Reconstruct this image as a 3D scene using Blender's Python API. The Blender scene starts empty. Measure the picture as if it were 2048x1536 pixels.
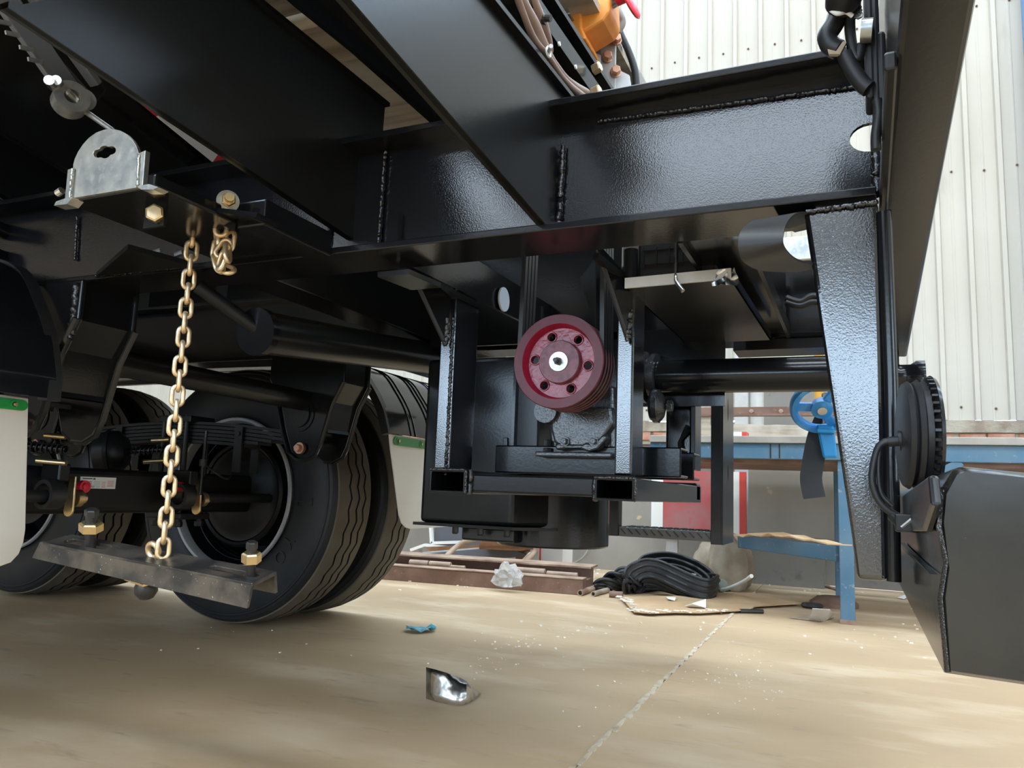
import bpy, bmesh, math, random
from mathutils import Vector as V, Matrix, noise
from mathutils.geometry import tessellate_polygon
random.seed(7)
PI = math.pi
SC = bpy.context.scene
COL = SC.collection

# ------------------------------------------------------------------ camera
EYE = V((0, 0, 0.57))                      # held at knee height beside the trailer
FPX = 1548.72                              # focal length in pixels of the 2048 x 1536 frame
AX = V((0.913148, -0.021028, -0.407085))   # world X (towards the trailer's rear) seen in the camera frame
AY = V((0.405810, 0.141101, 0.903000))     # world Y (across the trailer, away from the viewer)
AZ = V((0.038452, -0.989772, 0.137379))    # world Z (up)
cam_data = bpy.data.cameras.new('camera')
cam = bpy.data.objects.new('camera', cam_data)
COL.objects.link(cam)
cam_data.sensor_width = 36.0
cam_data.lens = FPX / 2048 * 36.0
cam_data.clip_start = 0.01
cam.matrix_world = Matrix(((AX.x, -AX.y, -AX.z, EYE.x), (AY.x, -AY.y, -AY.z, EYE.y),
                           (AZ.x, -AZ.y, -AZ.z, EYE.z), (0, 0, 0, 1)))
SC.camera = cam

# ------------------------------------------------------------------ world, lamps, exposure
world = bpy.data.worlds.new('daylight')
SC.world = world
world.use_nodes = True
wt = world.node_tree
wn = wt.nodes
wc_ = wn.new('ShaderNodeTexCoord')
wx = wn.new('ShaderNodeSeparateXYZ')
wr = wn.new('ShaderNodeValToRGB')            # dull yard below the horizon, hazy blue-white sky above it
wr.color_ramp.elements[0].position, wr.color_ramp.elements[0].color = 0.49, (0.10, 0.095, 0.085, 1)
wr.color_ramp.elements[1].position, wr.color_ramp.elements[1].color = 0.53, (0.60, 0.79, 1.0, 1)
wm = wn.new('ShaderNodeMapRange')
wm.inputs['From Min'].default_value, wm.inputs['From Max'].default_value = -1, 1
wt.links.new(wc_.outputs['Generated'], wx.inputs['Vector'])
wt.links.new(wx.outputs['Z'], wm.inputs['Value'])
wt.links.new(wm.outputs['Result'], wr.inputs['Fac'])
wt.links.new(wr.outputs['Color'], wn['Background'].inputs['Color'])
wn['Background'].inputs['Strength'].default_value = 12.0


def area_lamp(name, loc, size_x, size_y, power, color, rot):
    d = bpy.data.lights.new(name, 'AREA')
    d.shape = 'RECTANGLE'
    d.size, d.size_y, d.energy, d.color = size_x, size_y, power, color
    o = bpy.data.objects.new(name, d)
    COL.objects.link(o)
    o.location, o.rotation_euler = loc, rot
    return o


# added area lamps at unseen roof strips, to light floor and wall
for k, (yy, pw) in enumerate(((3.6, 100), (-0.6, 230), (-4.5, 250))):
    area_lamp('roof_fill', (0.8, yy, 6.88), 11.0, 1.3, pw, (1.0, 0.90, 0.76), (0, 0, 0))
SC.view_settings.view_transform = 'Standard'
SC.view_settings.look = 'None'
SC.view_settings.exposure = -0.18
SC.view_settings.gamma = 1.0
SC.view_settings.use_curve_mapping = False


# ------------------------------------------------------------------ placing: a point of the frame carried onto a plane of the place
def at(px, py, X=None, Y=None, Z=None):
    c = V((px - 1024, py - 768, FPX))
    d = V((AX.dot(c), AY.dot(c), AZ.dot(c)))
    if X is not None:
        t = X / d.x
    elif Y is not None:
        t = Y / d.y
    else:
        t = (Z - EYE.z) / d.z
    return EYE + d * t


# ------------------------------------------------------------------ materials
def mat(name, col, rough=0.5, metal=0.0, spec=0.5, var=None, bump=None, rvar=None, coat=0.0, trans=0.0, ior=1.45, coords='Object'):
    m = bpy.data.materials.new(name)
    m.use_nodes = True
    nt = m.node_tree
    b = nt.nodes['Principled BSDF']
    b.inputs['Base Color'].default_value = (*col, 1)
    b.inputs['Roughness'].default_value = rough
    b.inputs['Metallic'].default_value = metal
    b.inputs['Specular IOR Level'].default_value = spec
    b.inputs['Coat Weight'].default_value = coat
    b.inputs['Coat Roughness'].default_value = 0.08
    b.inputs['Transmission Weight'].default_value = trans
    b.inputs['IOR'].default_value = ior
    tc = nt.nodes.new('ShaderNodeTexCoord')

    def tex(scale, detail=4.0, stretch=None):
        n = nt.nodes.new('ShaderNodeTexNoise')
        n.inputs['Scale'].default_value = scale
        n.inputs['Detail'].default_value = detail
        src = tc.outputs[coords]
        if stretch:
            mp = nt.nodes.new('ShaderNodeMapping')
            mp.inputs['Scale'].default_value = stretch
            nt.links.new(src, mp.inputs['Vector'])
            src = mp.outputs['Vector']
        nt.links.new(src, n.inputs['Vector'])
        return n.outputs['Fac']
    if var:
        layers = var if isinstance(var, list) else [var]
        prev = None
        for (scale, c2, lo, hi, *rest) in layers:
            f = tex(scale, 6.0, rest[0] if rest else None)
            mr = nt.nodes.new('ShaderNodeMapRange')
            mr.inputs['From Min'].default_value = lo
            mr.inputs['From Max'].default_value = hi
            nt.links.new(f, mr.inputs['Value'])
            mx = nt.nodes.new('ShaderNodeMix')
            mx.data_type = 'RGBA'
            if prev is None:
                mx.inputs['A'].default_value = (*col, 1)
            else:
                nt.links.new(prev, mx.inputs['A'])
            mx.inputs['B'].default_value = (*c2, 1)
            nt.links.new(mr.outputs['Result'], mx.inputs['Factor'])
            prev = mx.outputs['Result']
        nt.links.new(prev, b.inputs['Base Color'])
    if rvar:
        scale, r2 = rvar
        f = tex(scale)
        mr = nt.nodes.new('ShaderNodeMapRange')
        mr.inputs['From Min'].default_value = 0.35
        mr.inputs['From Max'].default_value = 0.65
        mr.inputs['To Min'].default_value = rough
        mr.inputs['To Max'].default_value = r2
        nt.links.new(f, mr.inputs['Value'])
        nt.links.new(mr.outputs['Result'], b.inputs['Roughness'])
    if bump:
        scale, strength, dist = bump
        f = tex(scale, 2.0)
        bp = nt.nodes.new('ShaderNodeBump')
        bp.inputs['Strength'].default_value = strength
        bp.inputs['Distance'].default_value = dist
        nt.links.new(f, bp.inputs['Height'])
        nt.links.new(bp.outputs['Normal'], b.inputs['Normal'])
    return m


K = {}
K['paint'] = mat('black_gloss_paint', (0.0065, 0.007, 0.008), 0.16, spec=0.38, bump=(170, 0.04, 0.002))
K['peel'] = mat('black_paint_orange_peel', (0.0065, 0.007, 0.009), 0.13, spec=1.0, bump=(400, 0.40, 0.0005), ior=1.56)
K['paint_soft'] = mat('black_satin_paint', (0.009, 0.0092, 0.0095), 0.27, spec=0.42, bump=(140, 0.04, 0.002))
K['weld'] = mat('painted_weld', (0.012, 0.012, 0.013), 0.12, spec=0.8, bump=(420, 0.5, 0.0015))
K['plastic'] = mat('black_plastic', (0.014, 0.014, 0.015), 0.42, spec=0.4)
K['shadow_paint'] = mat('shaded_black_paint', (0.008, 0.008, 0.0085), 0.4, spec=0.3)  # low-sheen copy of the black paint, shade put into the material
K['rubber'] = mat('black_rubber', (0.013, 0.013, 0.014), 0.45, var=(9, (0.022, 0.021, 0.02), 0.4, 0.7))
K['sidewall'] = mat('tyre_sidewall_rubber', (0.012, 0.013, 0.0145), 0.5, spec=0.35, var=(5, (0.018, 0.018, 0.018), 0.4, 0.7))
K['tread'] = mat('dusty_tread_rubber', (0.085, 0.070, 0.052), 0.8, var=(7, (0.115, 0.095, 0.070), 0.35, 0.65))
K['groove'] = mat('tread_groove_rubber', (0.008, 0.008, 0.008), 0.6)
K['galv'] = mat('galvanised_steel', (0.50, 0.49, 0.44), 0.34, 0.85, var=[(22, (0.33, 0.34, 0.34), 0.42, 0.62), (60, (0.62, 0.60, 0.54), 0.5, 0.75)], bump=(120, 0.12, 0.002))
K['zinc'] = mat('yellow_zinc_steel', (0.70, 0.50, 0.22), 0.3, 0.9, var=(40, (0.52, 0.40, 0.28), 0.4, 0.7))
K['chain'] = mat('yellow_passivated_chain', (0.72, 0.53, 0.30), 0.36, 0.75, var=[(55, (0.45, 0.28, 0.16), 0.45, 0.75), (30, (0.80, 0.70, 0.52), 0.5, 0.7)], bump=(160, 0.15, 0.002))
K['steel'] = mat('bright_steel', (0.62, 0.61, 0.58), 0.25, 1.0)
K['dark_steel'] = mat('dark_oxide_steel', (0.045, 0.044, 0.043), 0.4, 0.6, bump=(200, 0.2, 0.002))
K['bar'] = mat('worn_black_bar', (0.105, 0.088, 0.070), 0.33, 0.35, var=[(14, (0.035, 0.033, 0.032), 0.42, 0.6), (220, (0.5, 0.48, 0.44), 0.69, 0.74)], bump=(90, 0.1, 0.002))
K['red'] = mat('red_cast_paint', (0.21, 0.006, 0.022), 0.28, spec=0.7, var=(26, (0.26, 0.015, 0.035), 0.45, 0.7), bump=(110, 0.35, 0.003))
K['red_flat'] = mat('red_machined_rim', (0.085, 0.014, 0.022), 0.42, spec=0.4, var=(20, (0.11, 0.026, 0.035), 0.4, 0.7))
K['hub'] = mat('pitted_hub_paint', (0.17, 0.055, 0.07), 0.4, var=[(60, (0.10, 0.03, 0.042), 0.45, 0.6), (170, (0.03, 0.02, 0.025), 0.66, 0.70)], bump=(130, 0.25, 0.002))
K['cast'] = mat('black_painted_casting', (0.022, 0.023, 0.025), 0.22, spec=0.8, bump=(240, 0.6, 0.0014))
K['white'] = mat('off_white_plastic', (0.74, 0.73, 0.69), 0.5)
K['flap'] = mat('pale_grey_flap_plastic', (0.60, 0.55, 0.47), 0.45)
K['green'] = mat('green_plastic', (0.012, 0.235, 0.045), 0.4)
K['green_dull'] = mat('dull_green_plastic', (0.06, 0.20, 0.07), 0.45)
K['blue'] = mat('blue_bench_paint', (0.06, 0.145, 0.225), 0.5, var=[(5, (0.105, 0.175, 0.235), 0.4, 0.7), (40, (0.2, 0.25, 0.29), 0.62, 0.72)])
K['bluebright'] = mat('bright_blue_plastic', (0.03, 0.25, 0.62), 0.32, spec=0.6, var=(30, (0.12, 0.38, 0.68), 0.55, 0.75))
K['bluestrap'] = mat('blue_wrap', (0.01, 0.26, 0.58), 0.4, bump=(60, 0.2, 0.003))
K['orange'] = mat('orange_cast_housing', (0.80, 0.29, 0.045), 0.45, var=(20, (0.7, 0.22, 0.03), 0.45, 0.7))
K['redplastic'] = mat('red_plastic', (0.70, 0.02, 0.045), 0.35)
K['hose'] = mat('brown_cable_sleeve', (0.34, 0.23, 0.17), 0.5, var=(18, (0.20, 0.12, 0.085), 0.4, 0.65, (1, 0.25, 1)), bump=(80, 0.2, 0.003))
K['greysteel'] = mat('grey_primed_steel', (0.50, 0.49, 0.46), 0.5, var=(12, (0.42, 0.40, 0.37), 0.4, 0.7))
K['whitesteel'] = mat('white_painted_steel', (0.72, 0.73, 0.73), 0.4)
K['copper'] = mat('copper_coloured_bolt', (0.48, 0.27, 0.18), 0.38, 0.8)
K['brick'] = mat('red_brick', (0.42, 0.17, 0.10), 0.85, var=(12, (0.52, 0.30, 0.21), 0.4, 0.65), bump=(70, 0.4, 0.004))
K['mortar'] = mat('lime_mortar', (0.42, 0.37, 0.29), 0.95, var=(9, (0.27, 0.21, 0.16), 0.45, 0.7), bump=(60, 0.5, 0.006))
K['plaster'] = mat('grey_wall_render', (0.19, 0.172, 0.145), 0.6, var=[(1.6, (0.24, 0.22, 0.19), 0.4, 0.62), (14, (0.14, 0.125, 0.105), 0.6, 0.75)], bump=(40, 0.12, 0.004))
K['rustbrown'] = mat('brown_primed_steel', (0.145, 0.075, 0.050), 0.5, var=[(6, (0.22, 0.13, 0.09), 0.4, 0.65), (45, (0.32, 0.22, 0.16), 0.64, 0.75)])
K['dusty_brown'] = mat('dusty_primed_steel', (0.42, 0.30, 0.21), 0.65, var=(6, (0.22, 0.13, 0.09), 0.4, 0.65))
K['railgrey'] = mat('dull_grey_rail_paint', (0.10, 0.10, 0.10), 0.4)
K['slab'] = mat('dusty_steel_slab', (0.27, 0.25, 0.22), 0.55, var=(6, (0.36, 0.34, 0.31), 0.4, 0.65))
K['wood'] = mat('weathered_timber', (0.44, 0.37, 0.28), 0.85, var=[(9, (0.26, 0.21, 0.16), 0.42, 0.62, (0.3, 3, 6)), (4, (0.52, 0.47, 0.39), 0.5, 0.7)], bump=(40, 0.3, 0.004))
K['cardboard'] = mat('brown_cardboard', (0.44, 0.285, 0.15), 0.85, var=(5, (0.50, 0.345, 0.20), 0.4, 0.65))
K['cardbrown'] = mat('dark_brown_carton', (0.19, 0.085, 0.04), 0.7, var=(6, (0.27, 0.13, 0.065), 0.4, 0.65))
K['greyboard'] = mat('grey_fibre_board', (0.25, 0.22, 0.18), 0.6, var=[(2.5, (0.30, 0.27, 0.225), 0.4, 0.65), (7, (0.5, 0.38, 0.22), 0.675, 0.72)])
K['cream'] = mat('cream_cabinet_paint', (0.62, 0.57, 0.40), 0.45, var=(3, (0.68, 0.64, 0.48), 0.4, 0.65))
K['greencab'] = mat('grey_green_paint', (0.24, 0.26, 0.21), 0.5)
K['boardred'] = mat('red_sign_face', (0.47, 0.085, 0.085), 0.35, var=[(3.5, (0.38, 0.16, 0.15), 0.42, 0.62), (7, (0.62, 0.03, 0.04), 0.62, 0.72)])
K['redtrim'] = mat('red_edge_trim', (0.62, 0.07, 0.055), 0.4)
K['sack'] = mat('dusty_sackcloth', (0.38, 0.31, 0.225), 0.9, var=(7, (0.26, 0.20, 0.14), 0.4, 0.65), bump=(90, 0.3, 0.004))
K['sackbrown'] = mat('brown_sackcloth', (0.28, 0.20, 0.135), 0.9, var=(6, (0.20, 0.135, 0.085), 0.4, 0.65), bump=(90, 0.3, 0.004))
K['paper'] = mat('white_paper', (0.78, 0.76, 0.70), 0.7)
K['chips'] = mat('pale_litter', (0.74, 0.68, 0.57), 0.8)
K['foil'] = mat('crumpled_foil', (0.70, 0.70, 0.69), 0.24, 1.0, var=(14, (0.30, 0.30, 0.30), 0.5, 0.62), bump=(26, 0.35, 0.006))
K['film'] = mat('clear_plastic_film', (0.86, 0.85, 0.82), 0.22, trans=0.72, ior=1.2, bump=(40, 0.5, 0.006))
K['bluescrap'] = mat('blue_plastic_scrap', (0.05, 0.30, 0.38), 0.4, var=(30, (0.16, 0.45, 0.52), 0.5, 0.65), bump=(50, 0.4, 0.004))
K['tapewhite'] = mat('white_reflective_tape', (0.85, 0.82, 0.80), 0.4)
K['tapered'] = mat('red_reflective_tape', (0.66, 0.016, 0.03), 0.35)
K['rimgrey'] = mat('grey_rim_paint', (0.30, 0.305, 0.31), 0.33, metal=0.2)
K['ceiling'] = mat('pale_roof_sheet', (0.62, 0.61, 0.58), 0.7)
K['yellow'] = mat('yellow_ochre_paint', (0.55, 0.27, 0.03), 0.5)
K['stickergreen'] = mat('green_sticker_ring', (0.25, 0.62, 0.42), 0.3)
K['stickeryellow'] = mat('yellow_sticker_centre', (0.75, 0.72, 0.05), 0.3)
K['stickerpale'] = mat('pale_sticker', (0.50, 0.55, 0.62), 0.4)
K['ink'] = mat('label_ink', (0.10, 0.10, 0.11), 0.6)
K['redink'] = mat('red_label_ink', (0.55, 0.16, 0.14), 0.6)
K['cladding'] = mat('cream_wall_sheet', (0.46, 0.42, 0.35), 0.42,
                    var=[(0.9, (0.50, 0.46, 0.39), 0.4, 0.62), (3.2, (0.36, 0.32, 0.255), 0.64, 0.78, (1.6, 1, 0.35))])
K['floor'] = mat('worn_concrete', (0.52, 0.37, 0.22), 0.5, spec=0.4,
                 var=[(0.7, (0.41, 0.283, 0.165), 0.38, 0.64), (4.5, (0.60, 0.465, 0.315), 0.5, 0.72, (0.45, 1.0, 1)),
                      (26, (0.40, 0.295, 0.19), 0.60, 0.74, (0.35, 1, 1))], bump=(45, 0.06, 0.004), rvar=(2.2, 0.62))
K['joint'] = mat('joint_filler', (0.60, 0.50, 0.37), 0.85, var=(20, (0.40, 0.31, 0.22), 0.4, 0.7))
K['dark_wall'] = mat('darkened_wall', (0.16, 0.12, 0.085), 0.9)


# ------------------------------------------------------------------ mesh building
def frame(d):
    d = d.normalized()
    a = d.orthogonal().normalized()
    return a, d.cross(a)


class M:
    def __init__(self):
        self.v, self.f, self.mi = [], [], []

    def add(self, vs, fs, mi=0):
        o = len(self.v)
        self.v += [V(p) for p in vs]
        self.f += [tuple(i + o for i in f) for f in fs]
        self.mi += [mi] * len(fs)
        return self

    def box(self, a, b, mi=0):
        x0, y0, z0 = a
        x1, y1, z1 = b
        return self.add([(x0, y0, z0), (x1, y0, z0), (x1, y1, z0), (x0, y1, z0), (x0, y0, z1), (x1, y0, z1), (x1, y1, z1), (x0, y1, z1)],
                        [(0, 3, 2, 1), (4, 5, 6, 7), (0, 1, 5, 4), (1, 2, 6, 5), (2, 3, 7, 6), (3, 0, 4, 7)], mi)

    def bar(self, p0, p1, w, h, side=None, mi=0):
        p0, p1 = V(p0), V(p1)
        d = (p1 - p0).normalized()
        s = V(side) if side else (d.cross(V((0, 0, 1))) if abs(d.z) < 0.95 else V((1, 0, 0)))
        s = (s - d * s.dot(d)).normalized()
        u = s.cross(d)
        q = [p + s * (a * w / 2) + u * (b * h / 2) for p in (p0, p1) for a, b in ((-1, -1), (1, -1), (1, 1), (-1, 1))]
        return self.add(q, [(0, 1, 2, 3), (7, 6, 5, 4), (0, 4, 5, 1), (1, 5, 6, 2), (2, 6, 7, 3), (3, 7, 4, 0)], mi)

    def prism(self, loops, vec, mi=0):
        """polygon (outer loop, then holes) extruded along vec"""
        if not isinstance(loops[0][0], (tuple, list, V)) or isinstance(loops[0], V):
            loops = [loops]
        loops = [[V(p) for p in lp] for lp in loops]
        vec = V(vec)
        flat = [p for lp in loops for p in lp]
        n = len(flat)
        if len(loops) == 1:
            fs = [tuple(range(n)), tuple(range(2 * n - 1, n - 1, -1))]
        else:
            tri = tessellate_polygon(loops)
            fs = [tuple(t) for t in tri] + [tuple(i + n for i in reversed(t)) for t in tri]
        o = 0
        for lp in loops:
            k = len(lp)
            for i in range(k):
                j = (i + 1) % k
                fs.append((o + i, o + j, o + j + n, o + i + n))
            o += k
        return self.add(flat + [p + vec for p in flat], fs, mi)

    def cyl(self, p0, p1, r, r1=None, n=16, cap=True, mi=0, phase=0.0):
        p0, p1 = V(p0), V(p1)
        r1 = r if r1 is None else r1
        a, b = frame(p1 - p0)
        vs = []
        for p, rr in ((p0, r), (p1, r1)):
            vs += [p + (a * math.cos(phase + 2 * PI * i / n) + b * math.sin(phase + 2 * PI * i / n)) * rr for i in range(n)]
        fs = [(i, (i + 1) % n, n + (i + 1) % n, n + i) for i in range(n)]
        if cap:
            fs += [tuple(range(n - 1, -1, -1)), tuple(range(n, 2 * n))]
        return self.add(vs, fs, mi)

    def pipe(self, p0, p1, ro, ri, n=20, mi=0):
        p0, p1 = V(p0), V(p1)
        return self.lathe([(ri, 0), (ro, 0), (ro, (p1 - p0).length), (ri, (p1 - p0).length)], p0, p1 - p0, n, True, mi)

    def lathe(self, prof, org, axis, n=32, closed=False, mi=0):
        org, axis = V(org), V(axis).normalized()
        a, b = frame(axis)
        k = len(prof)
        vs = [org + axis * h + (a * math.cos(2 * PI * i / n) + b * math.sin(2 * PI * i / n)) * r for i in range(n) for (r, h) in prof]
        fs = []
        for i in range(n):
            j = (i + 1) % n
            for q in range(k if closed else k - 1):
                w = (q + 1) % k
                fs.append((i * k + q, j * k + q, j * k + w, i * k + w))
        return self.add(vs, fs, mi)

    def tube(self, path, r, n=8, closed=False, mi=0):
        path = [V(p) for p in path]
        k = len(path)
        rs = r if isinstance(r, (list, tuple)) else [r] * k
        vs, prev = [], None
        for i, p in enumerate(path):
            d = (path[(i + 1) % k] - path[i - 1]) if closed else (path[min(i + 1, k - 1)] - path[max(i - 1, 0)])
            d.normalize()
            if prev is None:
                a = d.orthogonal().normalized()
            else:
                a = (prev - d * prev.dot(d)).normalized()
            prev = a
            b = d.cross(a)
            vs += [p + (a * math.cos(2 * PI * q / n) + b * math.sin(2 * PI * q / n)) * rs[i] for q in range(n)]
        fs = []
        for i in range(k if closed else k - 1):
            j = (i + 1) % k
            for q in range(n):
                w = (q + 1) % n
                fs.append((i * n + q, i * n + w, j * n + w, j * n + q))
        if not closed:
            fs += [tuple(range(n - 1, -1, -1)), tuple(range((k - 1) * n, k * n))]
        return self.add(vs, fs, mi)

    def ribbon(self, path, side, w, t, ridges=(), mi=0):
        """flat strip of width w and thickness t following path; side = width direction (one vector or one per point)"""
        path = [V(p) for p in path]
        k = len(path)
        vs = []
        for i, p in enumerate(path):
            d = (path[min(i + 1, k - 1)] - path[max(i - 1, 0)]).normalized()
            s = V(side[i]) if isinstance(side, list) else V(side)
            s = (s - d * s.dot(d)).normalized()
            u = d.cross(s)
            vs += [p - s * w / 2 - u * t / 2, p + s * w / 2 - u * t / 2, p + s * w / 2 + u * t / 2, p - s * w / 2 + u * t / 2]
        fs = []
        for i in range(k - 1):
            for q in range(4):
                x = (q + 1) % 4
                fs.append((i * 4 + q, i * 4 + x, i * 4 + 4 + x, i * 4 + 4 + q))
        fs += [(3, 2, 1, 0), tuple(range(4 * k - 4, 4 * k))]
        self.add(vs, fs, mi)
        for off in ridges:
            pts = []
            for i, p in enumerate(path):
                d = (path[min(i + 1, k - 1)] - path[max(i - 1, 0)]).normalized()
                s = V(side[i]) if isinstance(side, list) else V(side)
                s = (s - d * s.dot(d)).normalized()
                pts.append(p + s * off * w / 2)
            self.tube(pts, t * 1.3, 6, mi=mi)
        return self

    def hexa(self, p, axis, r, h, mi=0):
        p, axis = V(p), V(axis).normalized()
        self.cyl(p, p + axis * h * 0.86, r, r, 6, mi=mi)
        return self.cyl(p + axis * h * 0.86, p + axis * h, r * 0.97, r * 0.82, 6, mi=mi)

    def build(self, name, material, parent=None, smooth=None, bevel=0.0, seg=2, sub=0):
        lo = V((min(p.x for p in self.v), min(p.y for p in self.v), min(p.z for p in self.v)))
        hi = V((max(p.x for p in self.v), max(p.y for p in self.v), max(p.z for p in self.v)))
        c = (lo + hi) / 2
        me = bpy.data.meshes.new(name)
        me.from_pydata([p - c for p in self.v], [], self.f)
        mats = material if isinstance(material, list) else [material]
        for q in mats:
            me.materials.append(K[q] if isinstance(q, str) else q)
        if len(mats) > 1:
            me.polygons.foreach_set('material_index', self.mi)
        bm = bmesh.new()
        bm.from_mesh(me)
        bmesh.ops.recalc_face_normals(bm, faces=bm.faces)
        bm.to_mesh(me)
        bm.free()
        if smooth:
            me.polygons.foreach_set('use_smooth', [True] * len(me.polygons))
            me.set_sharp_from_angle(angle=math.radians(smooth))
        me.update()
        o = bpy.data.objects.new(name, me)
        COL.objects.link(o)
        o['wl'] = tuple(c)
        if parent:
            o.parent = parent
            o.location = c - V(parent['wl'])
        else:
            o.location = c
        if bevel:
            b = o.modifiers.new('bevel', 'BEVEL')
            b.width, b.segments, b.limit_method, b.angle_limit = bevel, seg, 'ANGLE', math.radians(40)
        if sub:
            s = o.modifiers.new('subdivision', 'SUBSURF')
            s.levels = s.render_levels = sub
        return o


def tag(o, label, cat, group=None):
    o['label'], o['category'] = label, cat
    if group:
        o['group'] = group
    return o


def thing(name, label, cat, loc, group=None):
    o = bpy.data.objects.new(name, None)
    COL.objects.link(o)
    o.empty_display_size = 0.05
    o.location = loc
    o['wl'] = tuple(loc)
    return tag(o, label, cat, group)


def struct(o, label=None):
    o['kind'] = 'structure'
    if label:
        o['label'] = label
    return o


def say(o, label):
    o['label'] = label
    return o


def kids(o):
    return [c for c in bpy.data.objects if c.parent == o]


def dup(o, off, parent=None):
    off = V(off)
    c = o.copy()
    COL.objects.link(c)
    c['wl'] = tuple(V(o['wl']) + off)
    if parent:
        c.parent = parent
        c.location = V(c['wl']) - V(parent['wl'])
    elif o.parent is None:
        c.location = o.location + off
    for k in kids(o):
        d = k.copy()
        COL.objects.link(d)
        d['wl'] = tuple(V(k['wl']) + off)
        d.parent = c
        for g in kids(k):
            e = g.copy()
            COL.objects.link(e)
            e['wl'] = tuple(V(g['wl']) + off)
            e.parent = d
    return c


def arc(c, a, b, t0, t1, n):
    c, a, b = V(c), V(a), V(b)
    return [c + a * math.cos(t0 + (t1 - t0) * i / n) + b * math.sin(t0 + (t1 - t0) * i / n) for i in range(n + 1)]


def lerp(p, q, t):
    return V(p) + (V(q) - V(p)) * t


def spline(pts, n=8):
    """Catmull-Rom through pts"""
    pts = [V(p) for p in pts]
    out = []
    for i in range(len(pts) - 1):
        p0, p1, p2, p3 = pts[max(i - 1, 0)], pts[i], pts[i + 1], pts[min(i + 2, len(pts) - 1)]
        for k in range(n):
            t = k / n
            out.append(0.5 * (2 * p1 + (p2 - p0) * t + (2 * p0 - 5 * p1 + 4 * p2 - p3) * t * t + (3 * p1 - p0 - 3 * p2 + p3) * t ** 3))
    return out + [pts[-1]]


def weld(p0, p1, r, parent, n=None):
    p0, p1 = V(p0), V(p1)
    L = (p1 - p0).length
    n = n or max(6, int(L / (r * 0.55)))
    a, b = frame(p1 - p0)
    pts, rs = [], []
    for i in range(n + 1):
        j = a * random.uniform(-.25, .25) * r + b * random.uniform(-.25, .25) * r
        pts.append(lerp(p0, p1, i / n) + j)
        rs.append(r * random.uniform(0.7, 1.25))
    return M().tube(pts, rs, 7).build('weld_bead', 'weld', parent, smooth=60)

# ================================================================== THE HALL
X0, X1, WY, ROOF = -11.0, 8.0, 6.0, 7.0

# floor: two slabs with an open joint between them, the joint partly filled
jp = [at(1140, 1545, Z=0), at(1225, 1462, Z=0), at(1310, 1378, Z=0), at(1400, 1290, Z=0), at(1455, 1238, Z=0), at(1490, 1204, Z=0)]
jd = (jp[-1] - jp[0]).normalized()
ja = jp[0] - jd * ((jp[0].y + 9.0) / jd.y)
jb = jp[0] + jd * ((WY - jp[0].y) / jd.y)
floor = M()
gap = V((0.0022, 0, 0))
for poly in ([(X0, -9, 0), tuple(ja - gap), tuple(jb - gap), (X0, WY, 0)], [tuple(ja + gap), (X1, -9, 0), (X1, WY, 0), tuple(jb + gap)]):
    floor.prism([poly], (0, 0, -0.12))
floor = struct(floor.build('floor', 'floor'))
M().prism([[ja - gap * 3, ja + gap * 3, jb + gap * 3, jb - gap * 3]], (0, 0, -0.02)).build('joint_bed', 'joint', floor).location.z -= 0.012
fill = M()
s = 0.0
random.seed(3)
while s < 5.2:
    l = random.uniform(0.03, 0.12)
    p = ja + jd * (9.0 + s) / 1.0
    w = random.uniform(0.004, 0.009)
    c = V((-jd.y, jd.x, 0))
    q = p + c * random.uniform(-0.004, 0.004)
    fill.prism([[q - c * w, q + jd * l * 0.3 - c * w * 1.3, q + jd * l, q + jd * l * 0.7 + c * w * 1.2, q + c * w]], (0, 0, random.uniform(0.002, 0.005)))
    s += l * random.uniform(0.7, 1.02)
fl = fill.build('joint_filler', 'joint', floor)
fl['kind'] = 'stuff'

# back wall: rendered base, one visible course of bricks, mortar ledge, ribbed sheet above
wall_back = struct(M().box((X0, WY + 0.03, 0), (X1, WY + 0.16, 1.0)).build('wall_back', 'plaster'))
SHEET = 1.163
prof = []
rib0, pitch = -1.632 + 0.0, 0.1975
k0, k1 = int((X0 - rib0) / pitch), int((X1 - rib0) / pitch)
for k in range(k0, k1):
    x = rib0 + k * pitch
    for dx, dy in ((-0.024, 0), (-0.015, -0.026), (0.013, -0.026), (0.022, 0), (0.083, 0), (0.090, -0.0025), (0.098, -0.0025), (0.105, 0)):
        prof.append((x + dx, WY + dy))
sheet = M()
n = len(prof)
sheet.add([(x, y, SHEET) for x, y in prof] + [(x, y, 5.55) for x, y in prof] + [(x, y + 0.012, SHEET) for x, y in prof] + [(x, y + 0.012, 5.55) for x, y in prof],
          [(i, i + 1, n + i + 1, n + i) for i in range(n - 1)] + [(2 * n + i + 1, 2 * n + i, 3 * n + i, 3 * n + i + 1) for i in range(n - 1)]
          + [(i + 1, i, 2 * n + i, 2 * n + i + 1) for i in range(n - 1)])
top = M().box((X0, WY - .02, 6.45), (X1, WY + .02, ROOF))           # sheet above an unseen sky opening, added to brighten the outrigger's reflection
for k in range(12):
    top.box((X0 + k * 1.7, WY - .03, 5.5), (X0 + k * 1.7 + .08, WY + .03, 6.5))
top.box((X0, WY - .03, 5.5), (X1, WY + .03, 5.6)).build('sky_gap_frame', 'cladding', wall_back)
sheet = sheet.build('ribbed_sheet', 'cladding', wall_back)
ledge = M()
random.seed(5)
xs = [X0 + i * 0.11 for i in range(int((X1 - X0) / 0.11) + 1)]
vs, fs = [], []
for i, x in enumerate(xs):
    t = 1.158 + random.uniform(-0.012, 0.006)
    vs += [(x, WY - 0.012 + random.uniform(-.006, .004), 1.08), (x, WY - 0.02 + random.uniform(-.008, .006), t), (x, WY + 0.14, t + 0.012), (x, WY + 0.14, 1.08)]
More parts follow.
